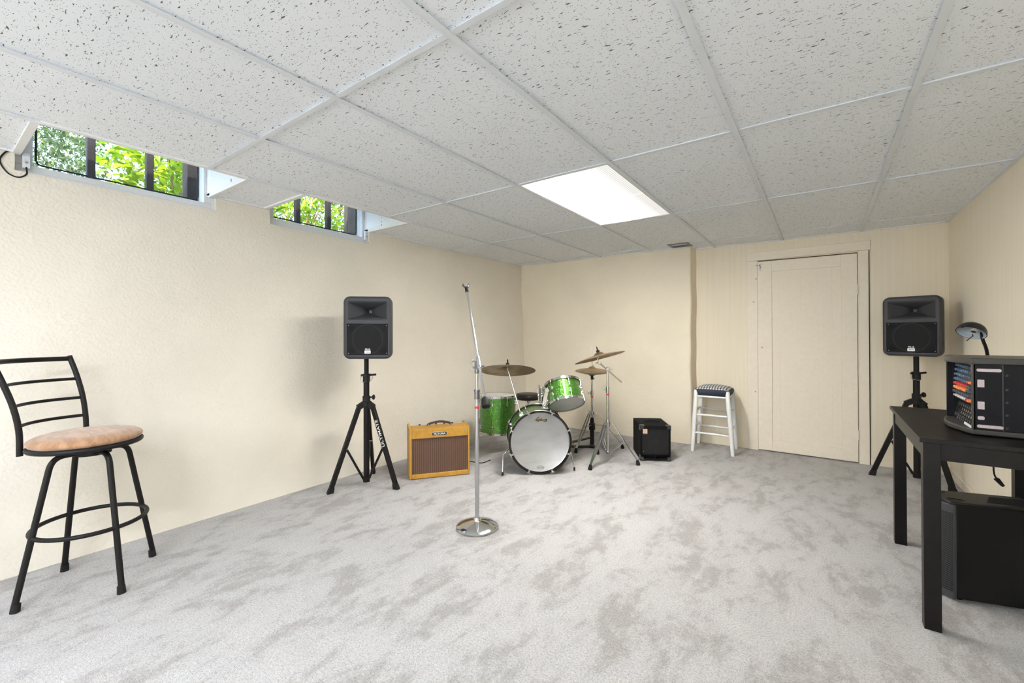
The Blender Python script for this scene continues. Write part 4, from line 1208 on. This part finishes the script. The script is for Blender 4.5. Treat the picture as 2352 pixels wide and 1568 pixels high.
def boom_stand():
    t = thing('cymbal_stand', 'chrome boom cymbal stand beside the black bass cabinet', 'cymbal stand', (-1.586, 3.698, 0))
    MB().cyl((0, 0, .085), (0, 0, .66), .0125).build('lower_tube', MT['chrome'], t)
    MB().cyl((0, 0, .65), (0, 0, .835), .0098).build('upper_tube', MT['chrome'], t)
    m = MB(); m.cyl((0, 0, .33), (0, 0, .385), .019); m.cyl((0, 0, .08), (0, 0, .105), .018); m.build('leg_collar', MT['chrome'], t, bevel=.002)
    m = MB(); m.cyl((0, 0, .635), (0, 0, .69), .017)
    d = V((-.8123, -.5832, 0)); m.cyl(d*.015 + V((0, 0, .665)), d*.035 + V((0, 0, .668)), .004, seg=8); m.bar(d*.033 + V((0, 0, .655)), d*.045 + V((0, 0, .685)), .005, .01); m.build('height_clamp', MT['chrome'], t, bevel=.001)
    MB().cyl((0, 0, .612), (0, 0, .628), .0128).build('tape_mark', MT['red'], t)
    for f in ((-1.628, 3.413), (-1.335, 3.785), (-1.781, 3.905)):
        stand_leg(t, (0, 0, .358), (f[0] + 1.586, f[1] - 3.698, 0), (0, 0, .092))
    r0 = V((.8123, .5832, 0))
    c = V((0, 0, .848))
    m = MB(); m.lathe([(0, -.018), (.017, -.016), (.020, 0), (.017, .016), (0, .018)], 20, frame_to((-.5832, .8123, 0), c)); m.cyl((0, 0, .82), (0, 0, .85), .013)
    m.bar(c + r0*.012 + V((0, 0, .008)), c + r0*.05 - V((0, 0, .002)), .006, .012); m.build('tilter', MT['chrome'], t, bevel=.001)
    bd = (r0*-.084 + V((0, 0, .084))).normalized()
    head = c + r0*-.075 + V((0, 0, .058)); tail = c + r0*.128 - V((0, 0, .118))
    MB().tube([tail, c - V((0, 0, .005)), head], .0062, 12).build('boom_arm', MT['chrome'], t)
    m = MB(); m.lathe([(0, -.014), (.014, -.012), (.014, .012), (0, .014)], 16, frame_to((-.5832, .8123, 0), head)); m.tube([head, head + V((-.02, 0, .03)), V((-.057, -.045, .962)) + V((0, 0, .01))], .005, 10); m.cyl(head - r0*.01, head - r0*.034, .004, seg=8); m.build('cymbal_tilter', MT['chrome'], t)
boom_stand()
r0 = V((.8123, .5832, 0)); f0 = V((-.5832, .8123, 0))
ax = (V((0, 0, 1)) - r0*.245 + f0*.17).normalized()
cymbal('crash_cymbal', 'bronze cymbal tilted on the boom stand above the hi-hat', V((-1.643, 3.653, .953)), ax, .230)

def hi_hat():
    B = V((-1.932, 4.105, 0))
    t = thing('hi_hat_stand', 'chrome and black hi-hat stand with foot pedal behind the boom stand', 'hi-hat stand', B)
    m = MB(); m.cyl((0, 0, .30), (0, 0, .555), .0125); m.build('lower_tube', MT['chrome'], t)
    MB().cyl((0, 0, .545), (0, 0, .745), .0095).build('upper_tube', MT['chrome'], t)
    MB().cyl((0, 0, .73), (0, 0, 1.045), .0035, seg=10).build('pull_rod', MT['chrome'], t)
    m = MB(); m.cyl((0, 0, .535), (0, 0, .585), .0165); d = -r0; m.cyl(d*.015 + V((0, 0, .56)), d*.035 + V((0, 0, .56)), .004, seg=8); m.bar(d*.034 + V((0, 0, .545)), d*.044 + V((0, 0, .575)), .005, .01); m.build('height_clamp', MT['chrome'], t, bevel=.001)
    MB().cyl((0, 0, .515), (0, 0, .53), .0128).build('tape_mark', MT['red'], t)
    m = MB(); m.lathe([(0, .70), (.012, .70), (.014, .735), (.026, .742), (.026, .748), (0, .752)], 20); m.cyl(r0*.02 + V((0, 0, .72)), r0*.02 + V((0, 0, .70)), .005, seg=8); m.build('seat_cup', MT['black_plastic'], t)
    m = MB(); m.cyl((0, 0, .815), (0, 0, .86), .008); m.cyl((0, 0, .875), (0, 0, .90), .009); m.cyl(r0*.006 + V((0, 0, .84)), r0*.024 + V((0, 0, .84)), .003, seg=8); m.build('clutch', MT['chrome'], t)
    m = MB(); m.box((-.018, -.016, .03), (.018, .016, .29)); m.box((-.026, -.022, .18), (.026, .022, .25)); m.cyl((0, 0, .26), (0, 0, .31), .017); m.build('pedal_frame', MT['black_plastic'], t, bevel=.004)
    m = MB(); m.cyl((0, 0, .335), (0, 0, .375), .018); m.cyl(-r0*.015 + V((0, 0, .365)), -r0*.05 + V((0, 0, .385)), .004, seg=8); m.build('leg_collar', MT['chrome'], t, bevel=.002)
    for f in ((-1.975, 3.822), (-1.659, 4.245)):
        stand_leg(t, (0, 0, .355), (f[0] - B.x, f[1] - B.y, 0), (0, 0, .235), zfrac=.40)
    p0, p1 = V((0, 0, .10)) - r0*.02, -r0*.30 + f0*.02 + V((0, 0, .03))
    m = MB(); m.bar(p0, p1, .045, .010, w2=.075); m.build('footboard', MT['black_metal'], t, bevel=.003)
    m = MB(); m.bar(V((0, 0, .010)), -r0*.33 + f0*.02 + V((0, 0, .010)), .05, .012); m.box((-.04, -.035, .001), (.04, .035, .018)); m.build('base_plate', MT['black_metal'], t, bevel=.003)
    return B
B = hi_hat()
cymbal('hi_hat_cymbal', 'upper bronze hi-hat cymbal of the pair, below the crash', B + V((0, 0, .790)), (.02, -.02, 1), .170, 'cymbal', None, .03, False)
cymbal('hi_hat_cymbal', 'lower bronze hi-hat cymbal of the pair, upside down', B + V((0, 0, .776)), (-.03, -.03, -1), .170, 'cymbal', None, .022, False)

# ------------------------------------------------------------------ bass cabinet
def bass_cab():
    t = thing('bass_cabinet', 'small black bass speaker cabinet with honeycomb grille and cream badge', 'speaker cabinet', (-1.366, 3.927, 0), 29.8)
    W, D, Hh = .272, .372, .325
    bm = MB()
    # carpeted shell open at the front around grille and port slot
    bm.box((0, 0, .008), (.018, D, Hh)); bm.box((W - .018, 0, .008), (W, D, Hh)); bm.box((.018, 0, Hh - .03), (W - .018, D, Hh)); bm.box((.018, 0, .008), (W - .018, D, .022))
    bm.box((.018, .03, .022), (W - .018, D, Hh - .03)); bm.box((.018, 0, .052), (W - .018, .03, .064)); bm.box((W/2 - .006, .002, .022), (W/2 + .006, .03, .052))
    bm.build('cabinet', simple('black_cabinet_carpet', (.006, .006, .006), .9, 0, 300, .5, .5, .001, spec=.15), t, bevel=.005, seg=2)
    g = MB(); g.box((.018, .008, .064), (W - .018, .012, Hh - .03)); gr = g.build('grille', MT['grille_wide'], t, smooth=0)
    m = MB(); m.lathe([(.082, 0), (.090, .0014), (.098, 0)], 48, frame_to((0, -1, 0), (W/2 + .005, .0079, .165))); m.lathe([(0, .0012), (.03, .0008), (.034, 0)], 32, frame_to((0, -1, 0), (W/2 + .005, .0079, .165))); m.build('cone_ring', MT['grille_ring'], gr)
    for x in (0, W):
        for z in (Hh, .008):
            s = 1 if x == 0 else -1; u = -1 if z == Hh else 1
            c = MB()
            c.box((min(x - s*.003, x + s*.04), -.003, min(z - u*.003, z + u*.006)), (max(x - s*.003, x + s*.04), .045, max(z - u*.003, z + u*.006)))
            c.box((min(x - s*.003, x + s*.006), -.003, min(z - u*.003, z + u*.045)), (max(x - s*.003, x + s*.006), .045, max(z - u*.003, z + u*.045)))
            c.box((min(x - s*.003, x + s*.03), -.003, min(z - u*.003, z + u*.03)), (max(x - s*.003, x + s*.03), .005, max(z - u*.003, z + u*.03)))
            c.build('corner_guard', MT['corner'], t, bevel=.003)
    for z in (.085,):
        for x in (.03, W - .03):
            MB().lathe([(.004, 0), (.003, .002), (0, .0025)], 10, frame_to((0, -1, 0), (x, .008, z))).build('screw', MT['chrome'], gr)
    b = MB().box((.024, .001, Hh - .078), (.064, .006, Hh - .032)).build('badge', MT['badge_cream'], t, smooth=0, bevel=.002)
    m = MB(); m.torus(.0145, .0010, frame_to((0, -1, 0), (.044, .0008, Hh - .051)), 28, 6); m.build('ring_mark', MT['red_ink'], b)
    text('lettering', 'K', .021, MT['red_ink'], b, plane_m((.044, .0006, Hh - .051), (1, 0, 0), (0, 0, 1)), offset=.0003)
    MB().box((.025, .0004, Hh - .078), (.063, .0012, Hh - .070)).build('badge_strip', MT['steel'], b, smooth=0)
    h = MB(); h.tube(catmull([(W/2 - .07, .16, Hh), (W/2 - .055, .16, Hh + .014), (W/2, .16, Hh + .019), (W/2 + .055, .16, Hh + .014), (W/2 + .07, .16, Hh)], 6), .008, 8); h.build('handle', MT['rubber'], t)
MT['corner'] = simple('dark_plastic_corner', (.030, .028, .027), .35)
MT['red_ink'] = simple('red_ink', (.42, .07, .04), .5)
bass_cab()

# ------------------------------------------------------------------ white wooden stool
def wood_stool():
    C = V((-.890, 4.742, 0))
    t = thing('wooden_stool', 'white painted wooden stool with a checked navy padded seat', 'stool', C, 0)
    feet = {(-1, -1): V((-1.060, 4.565, 0)) - C, (1, -1): V((-.698, 4.578, 0)) - C, (-1, 1): V((-1.083, 4.925, 0)) - C, (1, 1): V((-.716, 4.902, 0)) - C}
    tops = {k: V((k[0]*.142, k[1]*.130, .602)) for k in feet}
    for k in feet:
        p, q = feet[k], tops[k]
        MB().tube([p, p.lerp(q, .06), p.lerp(q, .35), p.lerp(q, .98), q + (q - p).normalized()*.006], [.0145, .017, .0205, .021, .017], 20).build('leg', MT['white_paint'], t, smooth=60)
    def at(k, z): return feet[k].lerp(tops[k], z/.602)
    for a, b, z in (((-1, -1), (1, -1), .185), ((-1, -1), (1, -1), .365), ((-1, 1), (1, 1), .20), ((-1, 1), (1, 1), .385), ((-1, -1), (-1, 1), .235), ((-1, -1), (-1, 1), .40), ((1, -1), (1, 1), .235), ((1, -1), (1, 1), .40), ((-1, -1), (1, -1), .545), ((-1, 1), (1, 1), .545), ((-1, -1), (-1, 1), .545), ((1, -1), (1, 1), .545)):
        p, q = at(a, z), at(b, z)
        MB().tube([p, p.lerp(q, .1), p.lerp(q, .5), p.lerp(q, .9), q], [.0075, .0095, .0105, .0095, .0075], 14).build('rung', MT['white_paint'], t, smooth=60)
    rings = []
    for z, w, d, r in ((.555, .27, .25, .02), (.565, .31, .285, .03), (.59, .325, .30, .035), (.612, .322, .297, .04), (.628, .295, .27, .05), (.643, .23, .21, .06), (.652, .15, .13, .05), (.656, .06, .05, .02)):
        rings.append([V((x, y, z)) for x, y in rrect(w, d, r, 6)])
    MB().loft(rings).build('seat_cushion', MT['gingham'], t, smooth=60)
wood_stool()

# ------------------------------------------------------------------ desk
def desk():
    t = thing('desk', 'black painted desk against the panelled wall in front of the corner', 'desk', (.31, 2.325, 0))
    W, D, Hh = .525, .935, .755
    MB().box((0, 0, Hh - .018), (W, D, Hh)).build('desk_top', MT['desk_black'], t, bevel=.0015)
    L_ = .051
    for x in (.012, W - L_ - .012):
        for y in (.018, D - L_ - .012):
            MB().box((x, y, 0), (x + L_, y + L_, Hh - .018)).build('leg', MT['desk_black'], t, bevel=.0015)
    a0, a1 = Hh - .085, Hh - .018
    for b in (((L_ + .012, .022, a0), (W - L_ - .012, .040, a1)), ((L_ + .012, D - .036, a0), (W - L_ - .012, D - .018, a1)), ((.016, L_ + .018, a0), (.034, D - L_ - .012, a1)), ((W - .034, L_ + .018, a0), (W - .016, D - L_ - .012, a1))):
        MB().box(*b).build('apron', MT['desk_black'], t, bevel=.001)
MT['desk_black'] = simple('black_brown_laminate', (.0075, .0062, .0056), .38, 0, 40, .2, .05, .001, spec=.2)
desk()

# power cord hanging under the desk
t = thing('hanging_cord', 'black power cord with plug hanging below the desk', 'power cord', (.676, 3.075, .0))
MB().tube(catmull([(0, -.01, .668), (0, 0, .60), (-.003, 0, .525), (.0, .0, .48), (.012, .003, .452)], 8), .0035, 8).build('cable', MT['rubber'], t)
MB().bar((.006, .001, .462), (.030, .006, .428), .022, .018, w2=.016, h2=.012).build('plug', MT['rubber'], t, bevel=.003)

# ------------------------------------------------------------------ mixer
def mixer():
    t = thing('audio_mixer', 'black box mixer with rows of coloured knobs on the desk', 'audio mixer', (.488, 2.497, .755))
    D, Hh, X1 = .345, .312, .352          # along y, height, back x
    f = .026
    # side panels and shell
    m = MB()
    m.box((.004, 0, f), (X1, .010, Hh - f)); m.box((.004, D - .016, f), (X1, D, Hh - f)); m.box((X1 - .016, .016, f), (X1, D - .016, Hh - f))
    m.build('side_panel', MT['mixer_side'], t, bevel=.002)
    def lip(z0, z1):
        n = 26
        poly = [(-.034*sin(pi*k/n) - .002 - .016*k/n, D*k/n) for k in range(n + 1)] + [(X1 + .002, D), (X1 + .002, 0)]
        return MB().prism(poly, z0, z1)
    lip(0.004, f).build('bottom_lip', MT['mixer_lip'], t, bevel=.005)
    lip(Hh - f, Hh).build('top_lip', MT['mixer_lip'], t, bevel=.005)
    MB().box((.0, .0, f), (.012, .009, Hh - f)).build('front_post', MT['mixer_lip'], t, bevel=.002)
    MB().box((-.016, D - .012, f), (.018, D, Hh - f)).build('front_post', MT['mixer_side'], t, bevel=.003)
    # two sloping panels
    pz0, pz1, pz2 = f, .118, Hh - f
    up = MB(); up.add([(.010, .010, pz1), (.010, D - .012, pz1), (.022, D - .012, pz2), (.022, .010, pz2)], [(0, 1, 2, 3)]); U = up.build('upper_panel', MT['panel_slate'], t, smooth=0)
    lo = MB(); lo.add([(.004, .010, pz0), (.004, D - .012, pz0), (.022, D - .012, pz1 - .014), (.022, .010, pz1 - .014)], [(0, 1, 2, 3)])
    lo.add([(.022, .010, pz1 - .014), (.022, D - .012, pz1 - .014), (.006, D - .012, pz1), (.006, .010, pz1)], [(0, 1, 2, 3)]); Lo = lo.build('lower_panel', MT['mixer_side'], t, smooth=0)
    nU = V((-(pz2 - pz1), 0, .012)).normalized()
    cols = [D - .045 - k*.0305 for k in range(9)]
    rows = [('blue_grey', .268), ('blue_grey', .247), ('blue_grey', .226), ('blue_grey', .205), ('red', .186), ('orange', .168), ('grey_knob', .150), ('white_ink', .131)]
    for ri, (mt, z) in enumerate(rows):
        x = .010 + .012*(z - pz1)/(pz2 - pz1)
        for ci, y in enumerate(cols):
            mm = mt
            if ci >= 7:
                mm = 'red' if (ri, ci) in ((3, 7), (7, 7)) else 'orange' if (ri, ci) in ((3, 8), (7, 8)) else 'grey_knob'
            b = MB()
            if mt == 'white_ink' and ci < 7:
                b.box((-.006, -.004, 0), (.006, .004, .010), frame_to(nU, (x, y, z), (0, 0, 1)))
            else:
                b.lathe([(.0078, 0), (.0066, .011), (.0055, .014), (0, .0145)], 10, frame_to(nU, (x, y, z)))
            b.build('knob', MT[mm], U)
    # printed white scale ticks between the rows
    m = MB()
    for z in (.279, .258, .237, .216, .196, .177, .159, .141):
        x = .010 + .012*(z - pz1)/(pz2 - pz1) - .0006
        for y in [D - .06 - k*.01525 for k in range(18)]:
            m.add([(x, y, z), (x, y + .006, z), (x, y + .006, z + .003), (x, y, z + .003)], [(0, 1, 2, 3)])
    m.build('printed_scale', MT['white_ink'], U, smooth=0)
    nL = V((-.09, 0, .018)).normalized()
    for ri, (z, mt) in enumerate(((.094, 'dark_steel'), (.078, 'chrome'), (.062, 'chrome'), (.046, 'dark_steel'), (.034, 'chrome'))):
        x = .004 + .018*(z - pz0)/(pz1 - .014 - pz0)
        for y in cols:
            b = MB(); b.lathe([(.0052, 0), (.0052, .004), (.0022, .004), (.0022, .001), (0, .001)], 10, frame_to(nL, (x, y, z))); b.build('jack', MT[mt], Lo)
    MB().box((.000, .014, f + .001), (.004, .12, f + .010)).build('label_strip', MT['white_ink'], Lo, smooth=0)
    # felt pads and bumpers on the near side panel
    def pad(x0, x1, z0, z1, r):
        pm = MB(); pm.prism(rrect(x1-x0, z1-z0, r, 5, (x0+x1)/2, (z0+z1)/2), 0, .003, plane_m((0, -.0002, 0), (1, 0, 0), (0, 0, 1))); return pm.build('felt_pad', MT['felt'], t, smooth=0)
    pad(.014, .082, .258, .270, .0055); pad(.016, .035, .196, .226, .001); pad(.016, .035, .108, .138, .001); pad(.016, .035, .066, .080, .005); pad(.014, .086, .034, .046, .0055)
    m = MB(); m.box((.084, -.0018, f), (.087, .0, Hh - f)); m.build('seam_strip', MT['mixer_lip'], t, smooth=0)
    for z in (.245, .19, .14, .09, .04):
        MB().lathe([(.005, 0), (.0045, .003), (0, .0035)], 12, frame_to((0, -1, 0), (.096, -.0002, z))).build('screw', MT['black_ink'], t)
MT['mixer_side'] = simple('black_textured_vinyl', (.006, .0062, .008), .65, 0, 300, .3, .2, .0006, spec=.2)
MT['mixer_lip'] = simple('dark_grey_moulding', (.042, .039, .034), .42, 0, 150, .1, spec=.35)
MT['panel_slate'] = simple('dark_slate_panel', (.018, .023, .03), .5, spec=.3)
mixer()

# ------------------------------------------------------------------ desk lamp
def lamp():
    B = V((.640, 3.02, .755))
    t = thing('desk_lamp', 'small black desk lamp with tilted bowl shade behind the mixer', 'desk lamp', B)
    MB().lathe([(0, 0), (.075, 0), (.078, .006), (.07, .014), (.02, .022), (0, .024)], 40).build('base', MT['black_paint'], t)
    n = V((-.36, -.42, -.83)).normalized()
    rim = V((.576, 2.946, 1.170)) - B
    apex = rim - n*.049
    neck = catmull([(0, 0, .02), (.004, -.005, .16), (.003, -.015, .27), (-.006, -.032, .335), (-.022, -.050, .385), apex + n*.03 + V((.035, .03, -.01))], 8)
    MB().tube(neck, .0068, 12).build('gooseneck', MT['black_paint'], t)
    m = frame_to(n, rim)
    R = .0535
    out = [(R*sin(rad(a)), -.050*cos(rad(a))) for a in range(0, 91, 9)]
    inn = [(x*.955, z*.93) for x, z in reversed(out)]
    MB().lathe(out + [(R + .001, .002), (R - .002, .002)], 48, m).build('lamp_shade', MT['black_paint'], t, smooth=60)
    MB().lathe([(R - .002, .002)] + inn, 48, m).build('shade_lining', MT['lamp_inner'], t, smooth=60)
    MB().torus(R - .0015, .0012, m, 48, 6).build('shade_rim', MT['white_ink'], t)
    b = MB(); b.cyl(rim - n*.042 + V((.010, -.004, 0)), rim - n*.006 + V((.005, -.004, 0)), .0115); b.build('bulb_socket', MT['bakelite'], t, bevel=.002)
    b = MB(); c0 = rim - n*.006 + V((.005, -.004, 0)); b.cyl(c0, c0 + n*.002, .0095); b.build('socket_contact', MT['dark_steel'], t)
    MB().add([tuple(m @ V(v)) for v in ((-.040, .0, -.026), (-.022, .010, -.0385), (-.027, .024, -.034), (-.043, .014, -.022))], [(0, 1, 2, 3)]).build('printed_sticker', MT['grey_knob'], t, smooth=0)
    e = rim + V((.004, -.01, -.016)); MB().tube([e + V((.0, .012, .008)), e, e + V((-.024, -.010, -.024))], .0022, 8).build('switch_lever', MT['black_ink'], t)
lamp()

# ------------------------------------------------------------------ subwoofer
def sub():
    t = thing('subwoofer', 'black subwoofer box on the carpet under the desk', 'subwoofer', (.441, 2.650, 0), 16)
    Lx, Dy, Hh = .345, .19, .428
    # front (−x) is a curved grille bowed outwards; body runs to +x
    m = MB(); m.box((.030, 0, .012), (Lx, Dy, Hh - .006)); m.build('cabinet', MT['sub_black'], t, bevel=.006)
    m = MB(); m.box((.012, .008, Hh - .012), (Lx, Dy - .008, Hh)); m.build('top_panel', MT['sub_top'], t, bevel=.006)
    n = 12
    arc = [(.020 - .050*sin(pi*k/n), Dy*k/n) for k in range(n + 1)]
    poly = arc + [(.032, Dy), (.032, 0)]
    MB().prism(poly, Hh - .05, Hh - .010).build('grille_cap', MT['sub_frame'], t, bevel=.004)
    MB().prism(poly, .008, .045).build('grille_cap', MT['sub_frame'], t, bevel=.004)
    MB().box((.019, 0.0, .03), (.032, .008, Hh - .03)).build('grille_post', MT['sub_frame'], t, bevel=.003)
    MB().box((.019, Dy - .008, .03), (.032, Dy, Hh - .03)).build('grille_post', MT['sub_frame'], t, bevel=.003)
    vs = [(x - .001, y, .04) for x, y in arc] + [(x - .001, y, Hh - .045) for x, y in arc]
    MB().add(vs, [(k, k + 1, n + 2 + k, n + 1 + k) for k in range(n)]).build('grille', MT['grille_side'], t, smooth=50)
    MB().prism([(.155, .045), (.325, .045), (.325, .135), (.21, .135)], Hh - .0005, Hh + .0015).build('handle_pocket', MT['dark_gap'], t, smooth=0)  # flat dark plate, the shade inside a hand recess put into its colour
    m = MB(); m.tube([(.03, .06, Hh + .001), (.05, .06, Hh + .002), (.085, .05, Hh + .001)], .002, 6); m.tube([(.02, .15, Hh + .001), (.06, .145, Hh + .001)], .002, 6); m.build('top_slot', MT['chrome'], t)
    for x in (.05, Lx - .04):
        for y in (.04, Dy - .04):
            MB().cyl((x, y, 0), (x, y, .014), .018, seg=14).build('rubber_foot', MT['rubber'], t)
MT['sub_black'] = simple('black_cabinet_paint', (.006, .0055, .005), .6, 0, 250, .4, .2, .0006, spec=.2)
MT['sub_top'] = simple('dark_brown_grey_plastic', (.020, .017, .015), .42, 0, 60, .2, spec=.35)
MT['sub_frame'] = simple('dark_grey_frame', (.045, .045, .048), .42, spec=.3)
sub()

# ------------------------------------------------------------------ light, sky, camera
w = bpy.data.worlds.new('sky'); scene.world = w; w.use_nodes = True
nt = w.node_tree
sky = nt.nodes.new('ShaderNodeTexSky'); sky.sky_type = 'NISHITA'; sky.sun_disc = False
sky.sun_elevation = rad(50); sky.sun_rotation = rad(120); sky.air_density = 1.2; sky.dust_density = 2
bg = nt.nodes['Background']; nt.links.new(sky.outputs[0], bg.inputs['Color']); bg.inputs['Strength'].default_value = 1.6
sun = bpy.data.lights.new('sun', 'SUN'); sun.energy = 8; sun.angle = rad(1); sun.color = (1, .95, .85)
so = bpy.data.objects.new('sun', sun); col.objects.link(so)
so.rotation_euler = V((.55, -.45, .85)).to_track_quat('Z', 'Y').to_euler()

f, cy, yaw, pitch, roll = 992.9, 762.0, .6225, .006, -.002
c_, s_ = cos(yaw), sin(yaw)
f0 = V((-s_, c_, 0)); r0 = V((c_, s_, 0)); u0 = V((0, 0, 1))
F = f0*cos(pitch) + u0*sin(pitch); up = u0*cos(pitch) - f0*sin(pitch)
Rv = r0*cos(roll) + up*sin(roll); Uv = up*cos(roll) - r0*sin(roll)
cam = bpy.data.cameras.new('camera'); co = bpy.data.objects.new('camera', cam); col.objects.link(co)
mm = M((Rv, Uv, -F)).transposed().to_4x4(); mm.translation = V((0, 0, 1.165))
co.matrix_world = mm
cam.sensor_width = 36; cam.sensor_fit = 'HORIZONTAL'
cam.lens = f/2352*36
cam.shift_y = -(784 - cy)/2352
cam.clip_start = .02; cam.clip_end = 200
scene.camera = co

scene.view_settings.view_transform = 'Standard'
scene.view_settings.look = 'None'
scene.view_settings.exposure = .47
scene.view_settings.gamma = 1
scene.view_settings.use_curve_mapping = False
scene.cycles.max_bounces = 11
scene.cycles.diffuse_bounces = 9
scene.cycles.caustics_reflective = False
scene.cycles.caustics_refractive = False
scene.cycles.sample_clamp_indirect = 6
